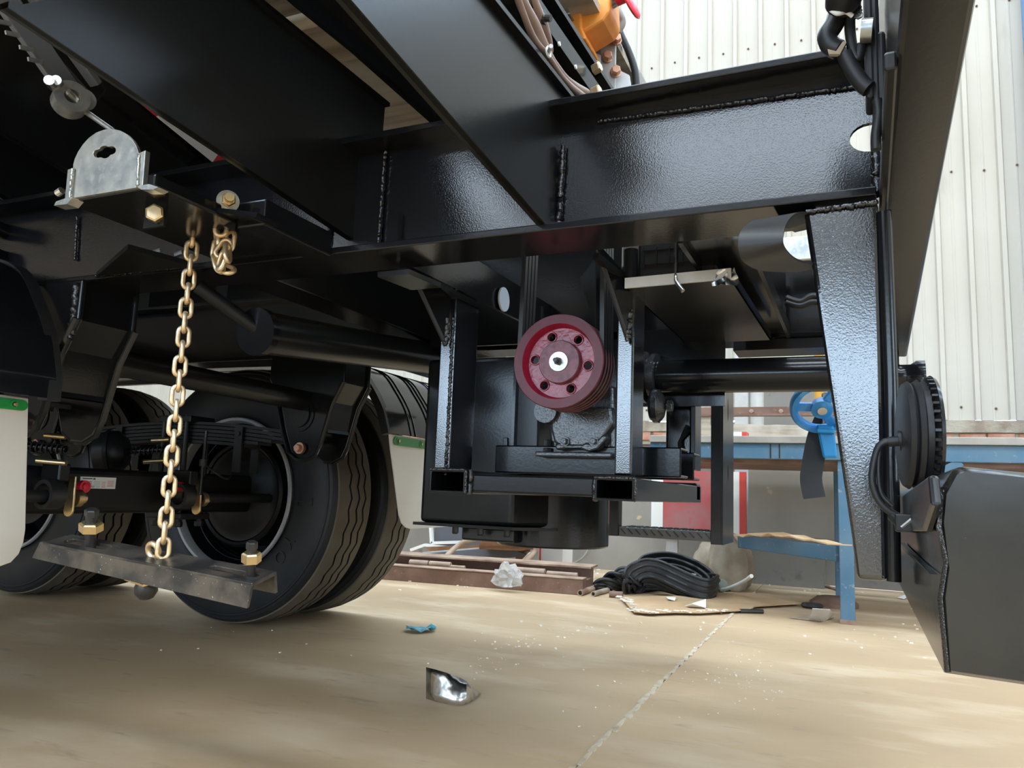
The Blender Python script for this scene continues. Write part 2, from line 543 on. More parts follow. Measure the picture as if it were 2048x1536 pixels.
for i in range(len(xs) - 1):
    for q in range(4):
        w = (q + 1) % 4
        fs.append((4 * i + q, 4 * i + w, 4 * i + 4 + w, 4 * i + 4 + q))
ledge.add(vs, fs).build('mortar_ledge', 'mortar', wall_back, smooth=40)
M().box((X0, WY + 0.012, 0.98), (X1, WY + 0.15, 1.09)).build('mortar_bed', 'mortar', wall_back)
bm_ = M().box((-0.078, -0.05, -0.036), (0.078, 0.05, 0.036))
b0 = bm_.build('brick', 'brick', wall_back, bevel=0.006)
random.seed(11)
first = True
for k in range(-21, 14):
    for row, z in enumerate((1.042,)):
        o = b0 if first else b0.copy()
        if not first:
            COL.objects.link(o)
            o.parent = wall_back
        first = False
        o.location = V((k * 0.174 + random.uniform(-.006, .006), WY + 0.052 + random.uniform(-.008, .006), z + random.uniform(-.004, .004))) - V(wall_back['wl'])
        o.rotation_euler = (0, random.uniform(-.02, .02), random.uniform(-.015, .015))
# sheet screws with washers, three rows on the flats
sc = M().cyl((0, 0, 0), (0, -0.003, 0), 0.011, n=12, mi=0).hexa((0, -0.003, 0), (0, -1, 0), 0.006, 0.006, mi=1)
s0 = sc.build('screw', ['dusty_brown', 'dark_steel'], sheet)
first = True
for z, kk in ((1.243, range(-6, 14)), (2.92, range(-8, 16)), (4.15, range(-12, 14))):
    for k in kk:
        o = s0 if first else s0.copy()
        if not first:
            COL.objects.link(o)
            o.parent = sheet
        first = False
        o.location = V((rib0 + (k + 0.52) * pitch + random.uniform(-.004, .004), WY - 0.005, z + random.uniform(-.012, .012))) - V(sheet['wl'])
# other sides of the hall (outside the frame) and the roof
struct(M().box((X0 - 0.1, -9, 0), (X0, WY, ROOF)).build('wall_left', 'dark_wall'))  # unseen left wall, made dark so the beam web reflects less light
struct(M().box((X1, -9, 0), (X1 + 0.1, -4.0, ROOF)).box((X1, 0.0, 0), (X1 + 0.1, WY, ROOF)).box((X1, -4.0, 3.0), (X1 + 0.1, 0.0, ROOF)).build('wall_right', 'cladding'))   # side gate
roof = M()
for a, b in ((-9.0, -5.3), (-3.7, -1.4), (0.2, 3.4), (5.0, WY + 0.16)):
    roof.box((X0, a, ROOF), (X1, b, ROOF + 0.06))
struct(roof.build('ceiling', 'ceiling'))
front = M()                                   # street side: gate opening, low sill and glowing band added to shape reflections
front.box((X0, -9.1, 0), (-8.5, -9, ROOF)).box((4.0, -9.1, 0), (X1, -9, ROOF)).box((-8.5, -9.1, 3.2), (4.0, -9, 5.1)).box((-8.5, -9.1, 6.8), (4.0, -9, ROOF)).box((-8.5, -9.1, 0), (4.0, -9, 1.3))
wf_ = struct(front.build('wall_front', 'cladding'))
# unseen glowing band, added to brighten reflections in the near beam web
lb = mat('glow_panel', (0.6, 0.7, 0.8), 0.5)
lb.node_tree.nodes['Principled BSDF'].inputs['Emission Color'].default_value = (0.72, 0.84, 1.0, 1)
lb.node_tree.nodes['Principled BSDF'].inputs['Emission Strength'].default_value = 5.0
M().box((-8.5, -9.06, 5.1), (4.0, -9.03, 6.8)).build('reflection_band', lb, wf_)
# blue steel column against the back wall
xc = at(2046, 60, Y=WY - 0.05).x
struct(M().box((xc, WY - 0.16, 0), (xc + 0.16, WY - 0.025, ROOF)).build('trim_1', mat('blue_column_paint', (0.11, 0.27, 0.52), 0.4)))

# ================================================================== TRAILER FRAME (one welded thing)
T = thing('trailer_frame', 'black glossy welded steel trailer chassis filling the upper part of the photo', 'trailer frame', (-1.5, 1.67, 1.0))
BZ, TZ = 0.994, 1.222           # bottom and top of the long beams


def i_beam(y, notch):
    b = M()
    web = [(-7, y, BZ + .013), (.03, y, BZ + .013)]
    if notch:
        a, c = at(1762, 300, Y=y), at(1750, 244, Y=y)
        r = (c.z - a.z) / 2
        zc = (a.z + c.z) / 2
        web += [(.03, y, zc - r)] + [(p.x, y, p.z) for p in arc((at(1740, 272, Y=y).x, y, zc), (0, 0, 1), (-1, 0, 0), PI, 0, 10)[0:11]] + [(.03, y, zc + r)]
        web[3:14] = [(at(1740, 272, Y=y).x - r * 1.25 * math.sin(PI * i / 10), y, zc - r * math.cos(PI * i / 10)) for i in range(11)]
    web += [(.03, y, TZ - .012), (-7, y, TZ - .012)]
    o = b.prism([web], (0, 0.009, 0)).build('beam_web', 'peel' if notch else 'paint', T)
    M().box((-7, y - .058, BZ), (.03, y + .064, BZ + .013)).build('lower_flange', 'paint', T, bevel=0.002)
    M().box((-7, y - .058, TZ - .012), (.03, y + .064, TZ)).build('upper_flange', 'paint', T, bevel=0.002)
    return o


i_beam(1.188, True)
i_beam(2.148, False)
# welds along the near beam
weld(at(1195, 243, Y=1.184), at(1745, 168, Y=1.184), 0.0035, T)
weld((-0.45, 1.183, BZ + .015), (0.025, 1.183, BZ + .015), 0.003, T)
weld(at(1755, 390, Y=1.17), at(1752, 300, Y=1.17), 0.007, T)
# rear cross beam
eb = [at(1803, 0, Z=BZ), at(1954, 0, Z=BZ), at(1814, 714, Z=BZ), at(1742, 714, Z=BZ)]
d0, d1 = eb[0] - eb[3], eb[1] - eb[2]
eb[0] += d0 * 0.35
eb[1] += d1 * 0.35
M().prism([eb], (0, 0, 0.30)).build('rear_cross_beam', 'paint_soft', T, bevel=0.006)
M().bar(at(1782, 120, Z=BZ + .004), at(1764, 470, Z=BZ + .004), 0.012, 0.02).build('edge_strip', 'paint_soft', T, bevel=0.003)
# rear stub seen beyond the leg
sp = at(1795, 755, Y=2.35)
M().lathe([(0, -.06), (.036, -.06), (.045, -.045), (.045, -.02), (.035, -.005), (.035, .02), (.045, .034), (.045, .055), (0, .055)], sp + V((.012, 0, 0)), (1, 0, 0), 24).build('roller_end', 'paint', T, smooth=40)
M().bar(sp + V((-.02, 0, -.11)), sp + V((-.02, 0, .2)), 0.05, 0.014).build('roller_bracket', 'paint', T)

# tapered guard leg
lp = [at(1607, 421, Y=1.13), at(1757, 402, Y=1.13), at(1766, 700, Y=1.13), at(1776, 1163, Y=1.13), at(1715, 1160, Y=1.13), at(1702, 1060, Y=1.13)]
M().prism([lp], (0, 0.062, 0)).build('guard_leg', 'peel', T, bevel=0.007, seg=3)
M().tube([at(1768, 425, Y=1.135), at(1781, 760, Y=1.135), at(1788, 1163, Y=1.135)], 0.009, 12).build('leg_edge', 'paint', T, smooth=50)
weld(at(1612, 424, Y=1.127), at(1755, 404, Y=1.127), 0.004, T)
M().bar(at(1776, 430, Y=1.19), at(1790, 800, Y=1.19), 0.008, 0.05, side=(1, 0, 0)).build('leg_stiffener', 'paint_soft', T, bevel=0.002)

# bumper (rear guard bar)
ft, fb = at(1862, 930, Y=.745), at(1853, 1345, Y=.745)
x0, x1 = ft.x, at(2042, 1100, Y=.745).x
xt, xb = 0.058, 0.135
z0, z1 = at(1853, 1343, Y=.745).z, at(1900, 932, Y=.745).z
cap = []
R = 0.014
for i in range(13):                              # profile in x-z with rounded top corners
    pass
bar = M()
prof = [(xt + .002, z0), (xt, z0 + .06), (xt + .004, z0 + .085), (xt + .001, z1 - .045), (xt + .004, z1 - .02), (xt + .013, z1 - .003), (xt + .02, z1), (xb - .012, z1 - .004), (xb, z1 - .016), (xb + .006, z0 + .08), (xb + .002, z0 + .004), (xb - .02, z0 - .002)]
ring = lambda y, dx: [(x + dx, y, z) for x, z in prof]
kk = len(prof)
vs = []
ys = (0.735, 0.742, 0.75, 2.60)
for i, y in enumerate(ys):
    cx, cz = (xt + xb) / 2, (z0 + z1) / 2
    g = (0.90, 0.975, 1.0, 1.0)[i]
    vs += [(cx + (x - cx) * g, y, cz + (z - cz) * (1 - (1 - g) * .55)) for x, z in prof]
fs = []
for i in range(3):
    for q in range(kk):
        w = (q + 1) % kk
        fs.append((i * kk + q, i * kk + w, (i + 1) * kk + w, (i + 1) * kk + q))
fs += [tuple(range(kk - 1, -1, -1)), tuple(range(3 * kk, 4 * kk))]
bar.add(vs, fs).build('bumper_bar', mat('black_bumper_paint', (0.011, 0.009, 0.007), 0.2, spec=0.5, var=[(260, (0.20, 0.17, 0.12), 0.735, 0.76), (7, (0.02, 0.018, 0.013), 0.4, 0.65)], bump=(30, 0.06, 0.004)), T, smooth=50)
M().tube([(xt + .004, .739, z0 + .003), (xt + .001, .739, z0 + .06), (xt + .006, .739, z0 + .09), (xt + .002, .739, z1 - .05), (xt + .005, .739, z1 - .02)], 0.003, 6).build('bumper_seam', 'weld', T, smooth=60)
# folded bracket between leg and bumper
M().prism([[at(1792, 1000, X=.05), at(1856, 950, X=.05), at(1862, 1010, X=.05), at(1846, 1062, X=.05), at(1800, 1062, X=.05)]], (0.008, 0, 0)).build('bumper_bracket', 'paint_soft', T, bevel=0.003)
M().prism([[at(1800, 1085, X=.053), at(1860, 1148, X=.053), at(1806, 1100, X=.053)]], (0.006, 0, 0)).build('bumper_gusset', 'paint_soft', T)

# outriggers towards the near side
def outrigger(x, bottom, top_pts, name, matname='paint_soft', weld_top=None):
    """bottom: list of (px,py) along the lower edge from the beam outwards; top likewise"""
    lo = [at(px, py, X=x) for px, py in bottom]
    hi = [at(px, py, X=x) for px, py in top_pts]
    lo.append(lerp(lo[-2], lo[-1], 1.35))
    hi.append(lerp(hi[-2], hi[-1], 1.35))
    o = M().prism([lo + hi[::-1]], (-0.008, 0, 0)).build(name, matname, T)
    M().add([p + V((-.014, 0, 0)) for p in lo] + [p + V((0.002, 0, 0)) for p in lo] + [p + V((-.014, 0, .008)) for p in lo] + [p + V((.002, 0, .008)) for p in lo],
            [(i, i + 1, len(lo) + i + 1, len(lo) + i) for i in range(len(lo) - 1)] + [(2 * len(lo) + i, 3 * len(lo) + i, 3 * len(lo) + i + 1, 2 * len(lo) + i + 1) for i in range(len(lo) - 1)]
            + [(len(lo) + i, len(lo) + i + 1, 3 * len(lo) + i + 1, 3 * len(lo) + i) for i in range(len(lo) - 1)] + [(i, 2 * len(lo) + i, 2 * len(lo) + i + 1, i + 1) for i in range(len(lo) - 1)]).build(name + '_flange', matname, T)
    M().add([p + V((-.07, 0, 0)) for p in hi] + [p + V((0.012, 0, 0)) for p in hi] + [p + V((-.07, 0, .008)) for p in hi] + [p + V((.012, 0, .008)) for p in hi],
            [(i, i + 1, len(hi) + i + 1, len(hi) + i) for i in range(len(hi) - 1)] + [(2 * len(hi) + i, 3 * len(hi) + i, 3 * len(hi) + i + 1, 2 * len(hi) + i + 1) for i in range(len(hi) - 1)]
            + [(len(hi) + i, len(hi) + i + 1, 3 * len(hi) + i + 1, 3 * len(hi) + i) for i in range(len(hi) - 1)] + [(i, 2 * len(hi) + i, 2 * len(hi) + i + 1, i + 1) for i in range(len(hi) - 1)]).build(name + '_cap', matname, T)
    return o


outrigger(-0.462, [(1108, 452), (1092, 452), (699, 0)], [(1166, 232), (1147, 215), (972, 0)], 'outrigger')
weld(at(1127, 292, Y=1.181), at(1117, 452, Y=1.181), 0.0055, T)
outrigger(-0.885, [(745, 505), (700, 475), (267, 185)], [(770, 215), (745, 195), (520, 15)], 'outrigger')
weld(at(770, 305, Y=1.181), at(757, 490, Y=1.181), 0.0045, T)
outrigger(-1.42, [(420, 520), (400, 505), (0, 260)], [(420, 330), (400, 310), (120, 60)], 'outrigger', 'paint')
outrigger(-1.95, [(190, 530), (150, 505), (-60, 385)], [(190, 380), (150, 350), (-60, 200)], 'outrigger', 'paint')
# deck sheet over the outriggers
M().box((-4.2, .42, 1.47), (-1.32, 2.9, 1.478)).build('deck_sheet', 'paint_soft', T)
M().box((-1.30, .80, 1.50), (-.96, 1.02, 1.54)).build('gap_filler_plank', 'wood', T)  # planks standing in for light fragments in the deck gap
M().box((-1.30, 1.17, 1.50), (-.96, 1.30, 1.54)).build('gap_filler_plank', 'wood', T)
M().box((-1.34, .30, 1.62), (-.50, 2.60, 1.64)).build('gap_dimming_board', 'wood', T)  # board added overhead to dim the gap
for yy in (.70, .745, 1.08):  # rods added as more filling for the bright gap
    M().cyl((-1.1, yy, 1.42), (-1.1, yy, 1.50), .012, n=10).build('gap_filler_rod', 'galv', T)
M().box((-.925, 1.16, 1.44), (-.50, 2.9, 1.448)).build('deck_sheet', 'paint_soft', T)
dk = [at(590, 15, X=-.83), at(835, 212, X=-.83), at(905, 262, X=-.83)]
M().prism([[dk[0] + V((0, -.5, 0)), dk[0], dk[1], dk[2], dk[2] + V((0, 0, .2)), dk[0] + V((0, -.5, .2))]], (0.01, 0, 0)).build('deck_side_plate', 'paint', T)
M().prism([[dk[0] + V((0, -.5, .02)), dk[2] + V((0, .1, .02)), dk[2] + V((.36, .1, .06)), dk[0] + V((.36, -.5, .06))]], (0, 0, 0.01)).build('deck_sheet', 'paint_soft', T)
for k in range(7):  # joists added to hide the bright grazing view of the deck underside
    x = -1.42 - .42 * k
    M().box((x - .03, 2.22, 1.20), (x + .03, 2.9, 1.47)).build('blocker_joist', 'shadow_paint', T)
# upper cross member behind the cable sleeves
M().prism([[at(1030, -60, X=-.47), at(1056, 0, X=-.47), at(1198, 205, X=-.47), at(1216, 196, X=-.47), at(1082, 0, X=-.47), at(1050, -60, X=-.47)]], (-0.05, 0, 0)).build('upper_cross_member', 'paint_soft', T)
for px, py in ((1117, 88), (1150, 134)):
    M().cyl(at(px, py, X=-.466), at(px, py, X=-.466) + V((.003, 0, 0)), 0.004, n=10).build('plug', 'white', T)
q = at(1084, 36, X=-.468)
M().cyl(q, q + V((.006, 0, 0)), 0.012, n=14).cyl(q, q + V((.016, 0, -.004)), 0.006, n=10).build('bolt', 'dark_steel', T)
for px, py in ((1186, 186), (1187, 140)):
    q = at(px, py, X=-.46)
    M().hexa(q, (1, -.2, .2), 0.011, 0.016).build('bolt', 'zinc', T)

# cross members between the long beams
for x in (-0.215, -1.2, -2.95, -4.2):
    M().box((x - .05, 1.252, BZ + .01), (x + .05, 2.088, BZ + .17)).build('cross_member', 'paint', T, bevel=0.004)
cm = M()
for x in (-.266, -.160):
    cm.box((x - .004, 1.252, BZ - .002), (x + .004, 2.088, BZ + .03))
cm.build('channel_lip', 'paint_soft', T)
M().box((-.30, 2.09, BZ - .03), (.02, 2.20, BZ - .004)).build('rear_sill', 'paint_soft', T)
# plates that carry the pump frame, with a pale round plug
pl = [at(822, 544, X=-.77), at(1026, 634, X=-.77)]
M().prism([[pl[0] + V((0, -.04, .01)), pl[1], pl[1] + V((0, .35, .01)), pl[1] + V((0, .35, .09)), pl[0] + V((0, -.04, .1))]], (-0.008, 0, 0)).build('carrier_plate', 'paint', T)
M().bar(at(786, 546, X=-.80), at(852, 573, X=-.80), 0.07, 0.01, side=(1, 0, 0)).build('carrier_flange', 'paint_soft', T)
q = at(1006, 599, X=-.765)
M().cyl(q, q + V((.004, 0, 0)), 0.029, n=24).build('round_plug', 'stickerpale', T, smooth=40)
M().box((-.76, 1.95, .80), (-.30, 1.96, 1.0)).box((-1.15, 1.95, .98), (-.57, 1.96, 1.42)).build('back_plate', 'paint', T)  # upper plate added to block the bright view behind the belts
M().prism([[at(1160, 555, Y=1.9), at(1190, 520, Y=1.9), at(1190, 655, Y=1.9)]], (0, .01, 0)).build('brace_plate', 'paint_soft', T)
# gusset under the near beam, seen pale by reflection
M().prism([[at(192, 553, Z=BZ), at(385, 533, Z=BZ), at(255, 498, Z=BZ)]], (0, 0, .01)).build('flange_gusset', 'paint_soft', T)
for x0p, y0p, x1p, y1p in ((155, 432, 150, 520), (660, 455, 656, 492), (525, 480, 522, 520)):
    weld(at(x0p, y0p, Y=1.183), at(x1p, y1p, Y=1.183), 0.0035, T)
weld(at(192, 552, Y=1.128), at(360, 534, Y=1.128), 0.003, T)
# transverse arm that carries the spare wheel hoist
ax0, ax1, az = at(125, 404, Y=.79).x, at(308, 380, Y=.79).x, at(200, 392, Y=.79).z
M().box((ax0, .79, az), (ax1, 1.13, az + .022)).build('hoist_arm', 'paint', T, bevel=0.004)
M().bar((ax1 + .04, .95, az + .01), (ax1 + .04, 1.13, az + .01), 0.06, 0.045, side=(1, 0, 0)).build('hoist_cheek', 'paint', T, bevel=0.003)
q0, q1 = at(362, 418, Y=.94), at(535, 440, Y=.94)
M().bar(q0, q1, 0.05, 0.008, side=(0, 1, 0)).build('hoist_plate', 'paint', T)
M().prism([[at(432, 420, Y=.96), at(472, 425, Y=.96), at(470, 462, Y=.96), at(440, 448, Y=.96)]], (0, .01, 0)).build('hoist_lug', 'paint_soft', T)
for px, py, c in ((905, 1480, 0), (1030, 1492, 0)):
    u = at(px / 2048 * 700, py / 1536 * 525, Y=1.1)
    M().cyl(u, u + V((0.02, 0, 0.004)), 0.006, n=8).build('rivet', 'galv', T)
for px, py, nn in ((312, 430, 1), (456, 402, 0)):
    u = at(px, py, Y=.93 if not nn else .842)
    ax = V((.55, -.8, .05)) if nn else V((.75, -.62, -.05))
    b = M()
    if not nn:
        b.cyl(u - ax.normalized() * .004, u, 0.0185, n=20, mi=0)
    b.hexa(u, ax, 0.0125 if not nn else 0.0145, 0.012, mi=1)
    if not nn:
        b.cyl(u, u + ax.normalized() * .026, 0.0075, n=12, mi=1)
    b.build('bolt', ['galv', 'zinc'], T)
M().box((at(294, 430, Y=.85).x, .845, at(300, 455, Y=.845).z), (at(334, 430, Y=.85).x, .85, at(300, 400, Y=.845).z)).build('bolt_plate', 'paint_soft', T)
# red and white marking tape on a side web behind the outrigger
tp = [at(262, 180, X=-1.38), at(322, 226, X=-1.38), at(438, 304, X=-1.38), at(474, 328, X=-1.38)]
tq = [at(262, 186, X=-1.38), at(312, 233, X=-1.38), at(424, 324, X=-1.38), at(430, 329, X=-1.38)]
for i, nm in enumerate(('tapered', 'tapewhite', 'tapered')):
    a = 0.0 if i != 2 else 0.004
    e = V((0, -.03 if i == 0 else 0, 0))
    M().prism([[tp[i] + e, tp[i + 1], tq[i + 1], tq[i] + e]], (0.0025, 0, 0)).build('marking_tape', nm, T).__setitem__('label', ('red end of the marking tape', 'white reflective field of the tape', 'red triangle of the marking tape')[i])
for (a, b) in (((376, 342), (412, 356)), ((424, 336), (447, 357))):
    M().box(tuple(min(u, w) for u, w in zip(at(*a, X=-1.37), at(*b, X=-1.37) + V((.004, 0, 0)))), tuple(max(u, w) for u, w in zip(at(*a, X=-1.37), at(*b, X=-1.37) + V((.004, 0, 0))))).build('steel_clip', 'galv', T)

# spring hangers: two cheeks and a bent back plate, bolt through the foot
def hanger(xc, y):
    P = lambda dx, z: (xc + dx, z)
    out = [P(-.155, BZ), P(.16, BZ), P(.16, .905), P(.12, .83), P(.085, .70), P(.066, .662), P(.03, .645), P(-.01, .648), P(-.045, .67), P(-.075, .74), P(-.115, .86), P(-.155, .92)]
    for yy, nm in ((y - .075, 0), (y + .063, 1)):
        M().prism([[(a, yy, b) for a, b in out]], (0, .012, 0)).build('hanger_cheek', 'paint', T, bevel=0.004)
    lip = M()
    for yy in (y - .08, y + .072):
        lip.tube([(a, yy, b) for a, b in out[2:11]], 0.007, 6)
    lip.build('hanger_rim', 'paint', T, smooth=50)
    M().prism([[(xc + .15, y - .07, BZ), (xc + .15, y - .07, .905), (xc + .112, y - .07, .84), (xc + .09, y - .07, .74), (xc + .08, y - .07, .74), (xc + .10, y - .07, .84), (xc + .138, y - .07, .91), (xc + .138, y - .07, BZ)]], (0, .135, 0)).build('hanger_back', 'paint', T)
    M().bar((xc + .075, y - .06, .745), (xc + .075, y + .06, .745), .04, .010, side=(1, 0, 0)).build('hanger_shelf', 'paint', T)
    M().cyl((xc + .01, y - .082, .685), (xc + .01, y - .094, .685), .019, n=20).hexa((xc + .01, y - .094, .685), (0, -1, 0), .0135, .014).build('bolt', 'copper', T)
    M().cyl((xc - .012, y - .075, .80), (xc - .012, y - .079, .80), .06, n=24).cyl((xc - .012, y - .079, .80), (xc - .012, y - .085, .80), .045, n=24).build('tube_socket', 'paint', T, smooth=40)


hanger(-1.70, 1.19)
hanger(-1.70, 2.15)
hanger(-3.02, 2.15)
weld((-1.555, 1.115, .985), (-1.555, 1.115, .86), .008, T)
M().bar((-1.675, 1.108, .86), (-1.668, 1.108, .79), .012, .006, side=(1, 0, 0)).build('cheek_rib', 'paint', T)
# cross tubes
M().cyl((-1.70, 1.1, .855), (-1.70, 2.08, .845), .034, n=24).build('cross_tube', 'paint_soft', T, smooth=40)
a, b = at(523, 665, X=-1.18), at(1045, 745, X=-1.18)
M().cyl(a, lerp(a, b, 1.1), .047, n=28).build('cross_tube', 'paint_soft', T, smooth=40)
M().cyl(a - (b - a).normalized() * .02, a, .052, n=28).build('tube_collar', 'paint', T, smooth=40)
M().cyl(at(395, 572, X=-1.26), a, .015, n=24).build('cross_tube', 'shadow_paint', T, smooth=40)  # left run in the dull material, imitating the shade it lies in
M().box((-1.5, 2.82, .975), (.0, 2.87, 1.015)).build('side_rail', 'paint', T)
for x in (-1.45, -.02):
    M().box((x - .04, 2.21, .985), (x + .04, 2.83, 1.01)).build('side_arm', 'paint', T)
# pipes at the far left
for p, q, r in (((-10, 395), (190, 520), .016), ((-10, 455), (170, 540), .02), ((-10, 520), (60, 545), .03)):
    u, w = at(*p, X=-1.95), at(*q, X=-1.95)
    M().cyl(lerp(u, w, -.3), w, r, n=16).build('air_pipe', 'paint', T, smooth=40)
random.seed(21)
for k in range(3):
    pts = spline([at(410 + 6 * k, 590 + 4 * k, Y=1.9), at(560, 655 + 6 * k, Y=2.0), at(740, 662 + 3 * k, Y=2.05), at(870, 632 + 5 * k, Y=2.05), at(960, 640 + 4 * k, Y=2.05), at(1030, 655, Y=2.05)], 6)
    M().tube(pts, .0055, 6).build('air_line', 'plastic', T, smooth=60)
for px, py in ((762, 660), (988, 640), (977, 650)):
    u = at(px, py, Y=2.02)
    M().bar(u, u + V((0, 0, .022)), .006, .014).build('cable_tie', 'white', T)

# ================================================================== WHEELS, AXLES, SPRINGS, FENDERS
AXX, AXZ = -2.30, 0.52


def letters(txt, c, up, face, size, parent, depth=0.0025, name='raised_letter', matname='sidewall'):
    cu = bpy.data.curves.new('letter', 'FONT')
    cu.body, cu.size, cu.extrude = txt, size, depth
    cu.align_x = cu.align_y = 'CENTER'
    t = bpy.data.objects.new('letter', cu)
    COL.objects.link(t)
    dg = bpy.context.evaluated_depsgraph_get()
    me = bpy.data.meshes.new_from_object(t.evaluated_get(dg))
    bpy.data.objects.remove(t)
    up, face = V(up).normalized(), V(face).normalized()
    r = up.cross(face).normalized()
    mm = M()
    mm.add([V(c) + r * v.co.x + up * v.co.y + face * v.co.z for v in me.vertices], [tuple(p.vertices) for p in me.polygons])
    return mm.build(name, matname, parent)


def wheel(y, label, inner):
    c = V((AXX, y, AXZ))
    w = thing('wheel', label, 'wheel', (AXX, y, 0.0), 'far side dual wheels')
    # tread block with three zigzag grooves
    N = 288
    prof = [(-.106, .500), (-.103, .506)]
    for g in (-.043, .005, .05):
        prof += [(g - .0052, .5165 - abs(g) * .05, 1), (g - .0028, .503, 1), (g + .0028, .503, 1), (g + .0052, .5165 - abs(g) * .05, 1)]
    prof += [(.103, .506), (.106, .500)]
    vs, fs, mi = [], [], []
    k = len(prof)
    for i in range(N):
        a = 2 * PI * i / N
        zz = (abs((i % 8) - 4) / 4 - 0.5) * .015
        for p in prof:
            yy = .14 + p[0] + (zz if len(p) > 2 else 0)
            vs.append((c.x + math.cos(a) * p[1], c.y + yy, c.z + math.sin(a) * p[1]))
    for i in range(N):
        j = (i + 1) % N
        for q in range(k - 1):
            fs.append((i * k + q, j * k + q, j * k + q + 1, i * k + q + 1))
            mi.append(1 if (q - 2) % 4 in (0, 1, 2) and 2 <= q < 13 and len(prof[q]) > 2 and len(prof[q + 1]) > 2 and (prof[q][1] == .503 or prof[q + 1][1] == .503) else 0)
    m = M()
    m.v, m.f, m.mi = [V(v) for v in vs], fs, mi
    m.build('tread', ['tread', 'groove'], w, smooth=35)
    side = [(.296, .028), (.306, .016), (.325, .008), (.36, .002), (.40, .0), (.44, .004), (.466, .0115), (.468, .0095), (.474, .0105), (.476, .0155), (.486, .0195), (.4885, .018), (.493, .0215), (.501, .034)]
    sw = M().lathe(side, c, (0, 1, 0), 96).lathe([(r, .28 - h) for r, h in side][::-1], c, (0, 1, 0), 96).build('sidewall', 'sidewall', w, smooth=35)
    rim = M()
    rim.lathe([(.296, .03), (.301, .012), (.306, .004), (.302, -.003), (.292, -.002), (.286, .010), (.282, .03)], c, (0, 1, 0), 72, mi=0)
    rim.lathe([(.282, .03), (.276, .055), (.266, .085), (.262, .15), (.262, .23), (.20, .235), (.12, .25)], c, (0, 1, 0), 72, mi=1)
    rim.build('rim', ['rimgrey', 'paint'], w, smooth=40)
    for r, d in ((.266, .085), (.263, .12), (.263, .15)):
        M().tube([(c.x + math.cos(t) * r, c.y + d, c.z + math.sin(t) * r) for t in [2 * PI * i / 48 for i in range(48)]], .0035, 6, closed=True).build('rim_bead', 'paint', w, smooth=60)
    if inner:
        M().lathe([(.215, .30), (.215, .06), (.205, .05), (.195, .055), (.195, .12), (.19, .16)], c, (0, 1, 0), 56).build('brake_drum', 'shadow_paint', w, smooth=40)
    return w, sw


w1, sw1 = wheel(2.40, 'inner rear tyre with raised letters on its sidewall, open rim facing the viewer', True)
for txt, px, py, s in (('O', 559, 1114, .07), ('Y', 577, 1083, .07), ('L', 601, 1006, .05), ('T', 617, 1003, .05)):
    p = at(px, py, Y=2.40)
    r = V((p.x - AXX, 0, p.z - AXZ))
    letters(txt, (p.x, 2.4005, p.z), r, (0, -1, 0), s, sw1)
w2 = dup(w1, (0, .345, 0))
w2['label'] = 'outer rear tyre, zigzag tread running down beside the pale flap near the centre'
for cc in list(kids(w2)):
    if cc.name.startswith(('brake_drum', 'raised')):
        bpy.data.objects.remove(cc)
    else:
        for g in kids(cc):
            bpy.data.objects.remove(g)
for (dx, dy, lab) in ((-1.31, 0, 'inner tyre of the front axle, lower left behind the hanging bar'), (-1.31, .345, 'outer tyre of the front axle, its zigzag tread showing left of the hanging bar')):
    o = dup(w2, (dx, dy - .345, 0))
    o['label'] = lab

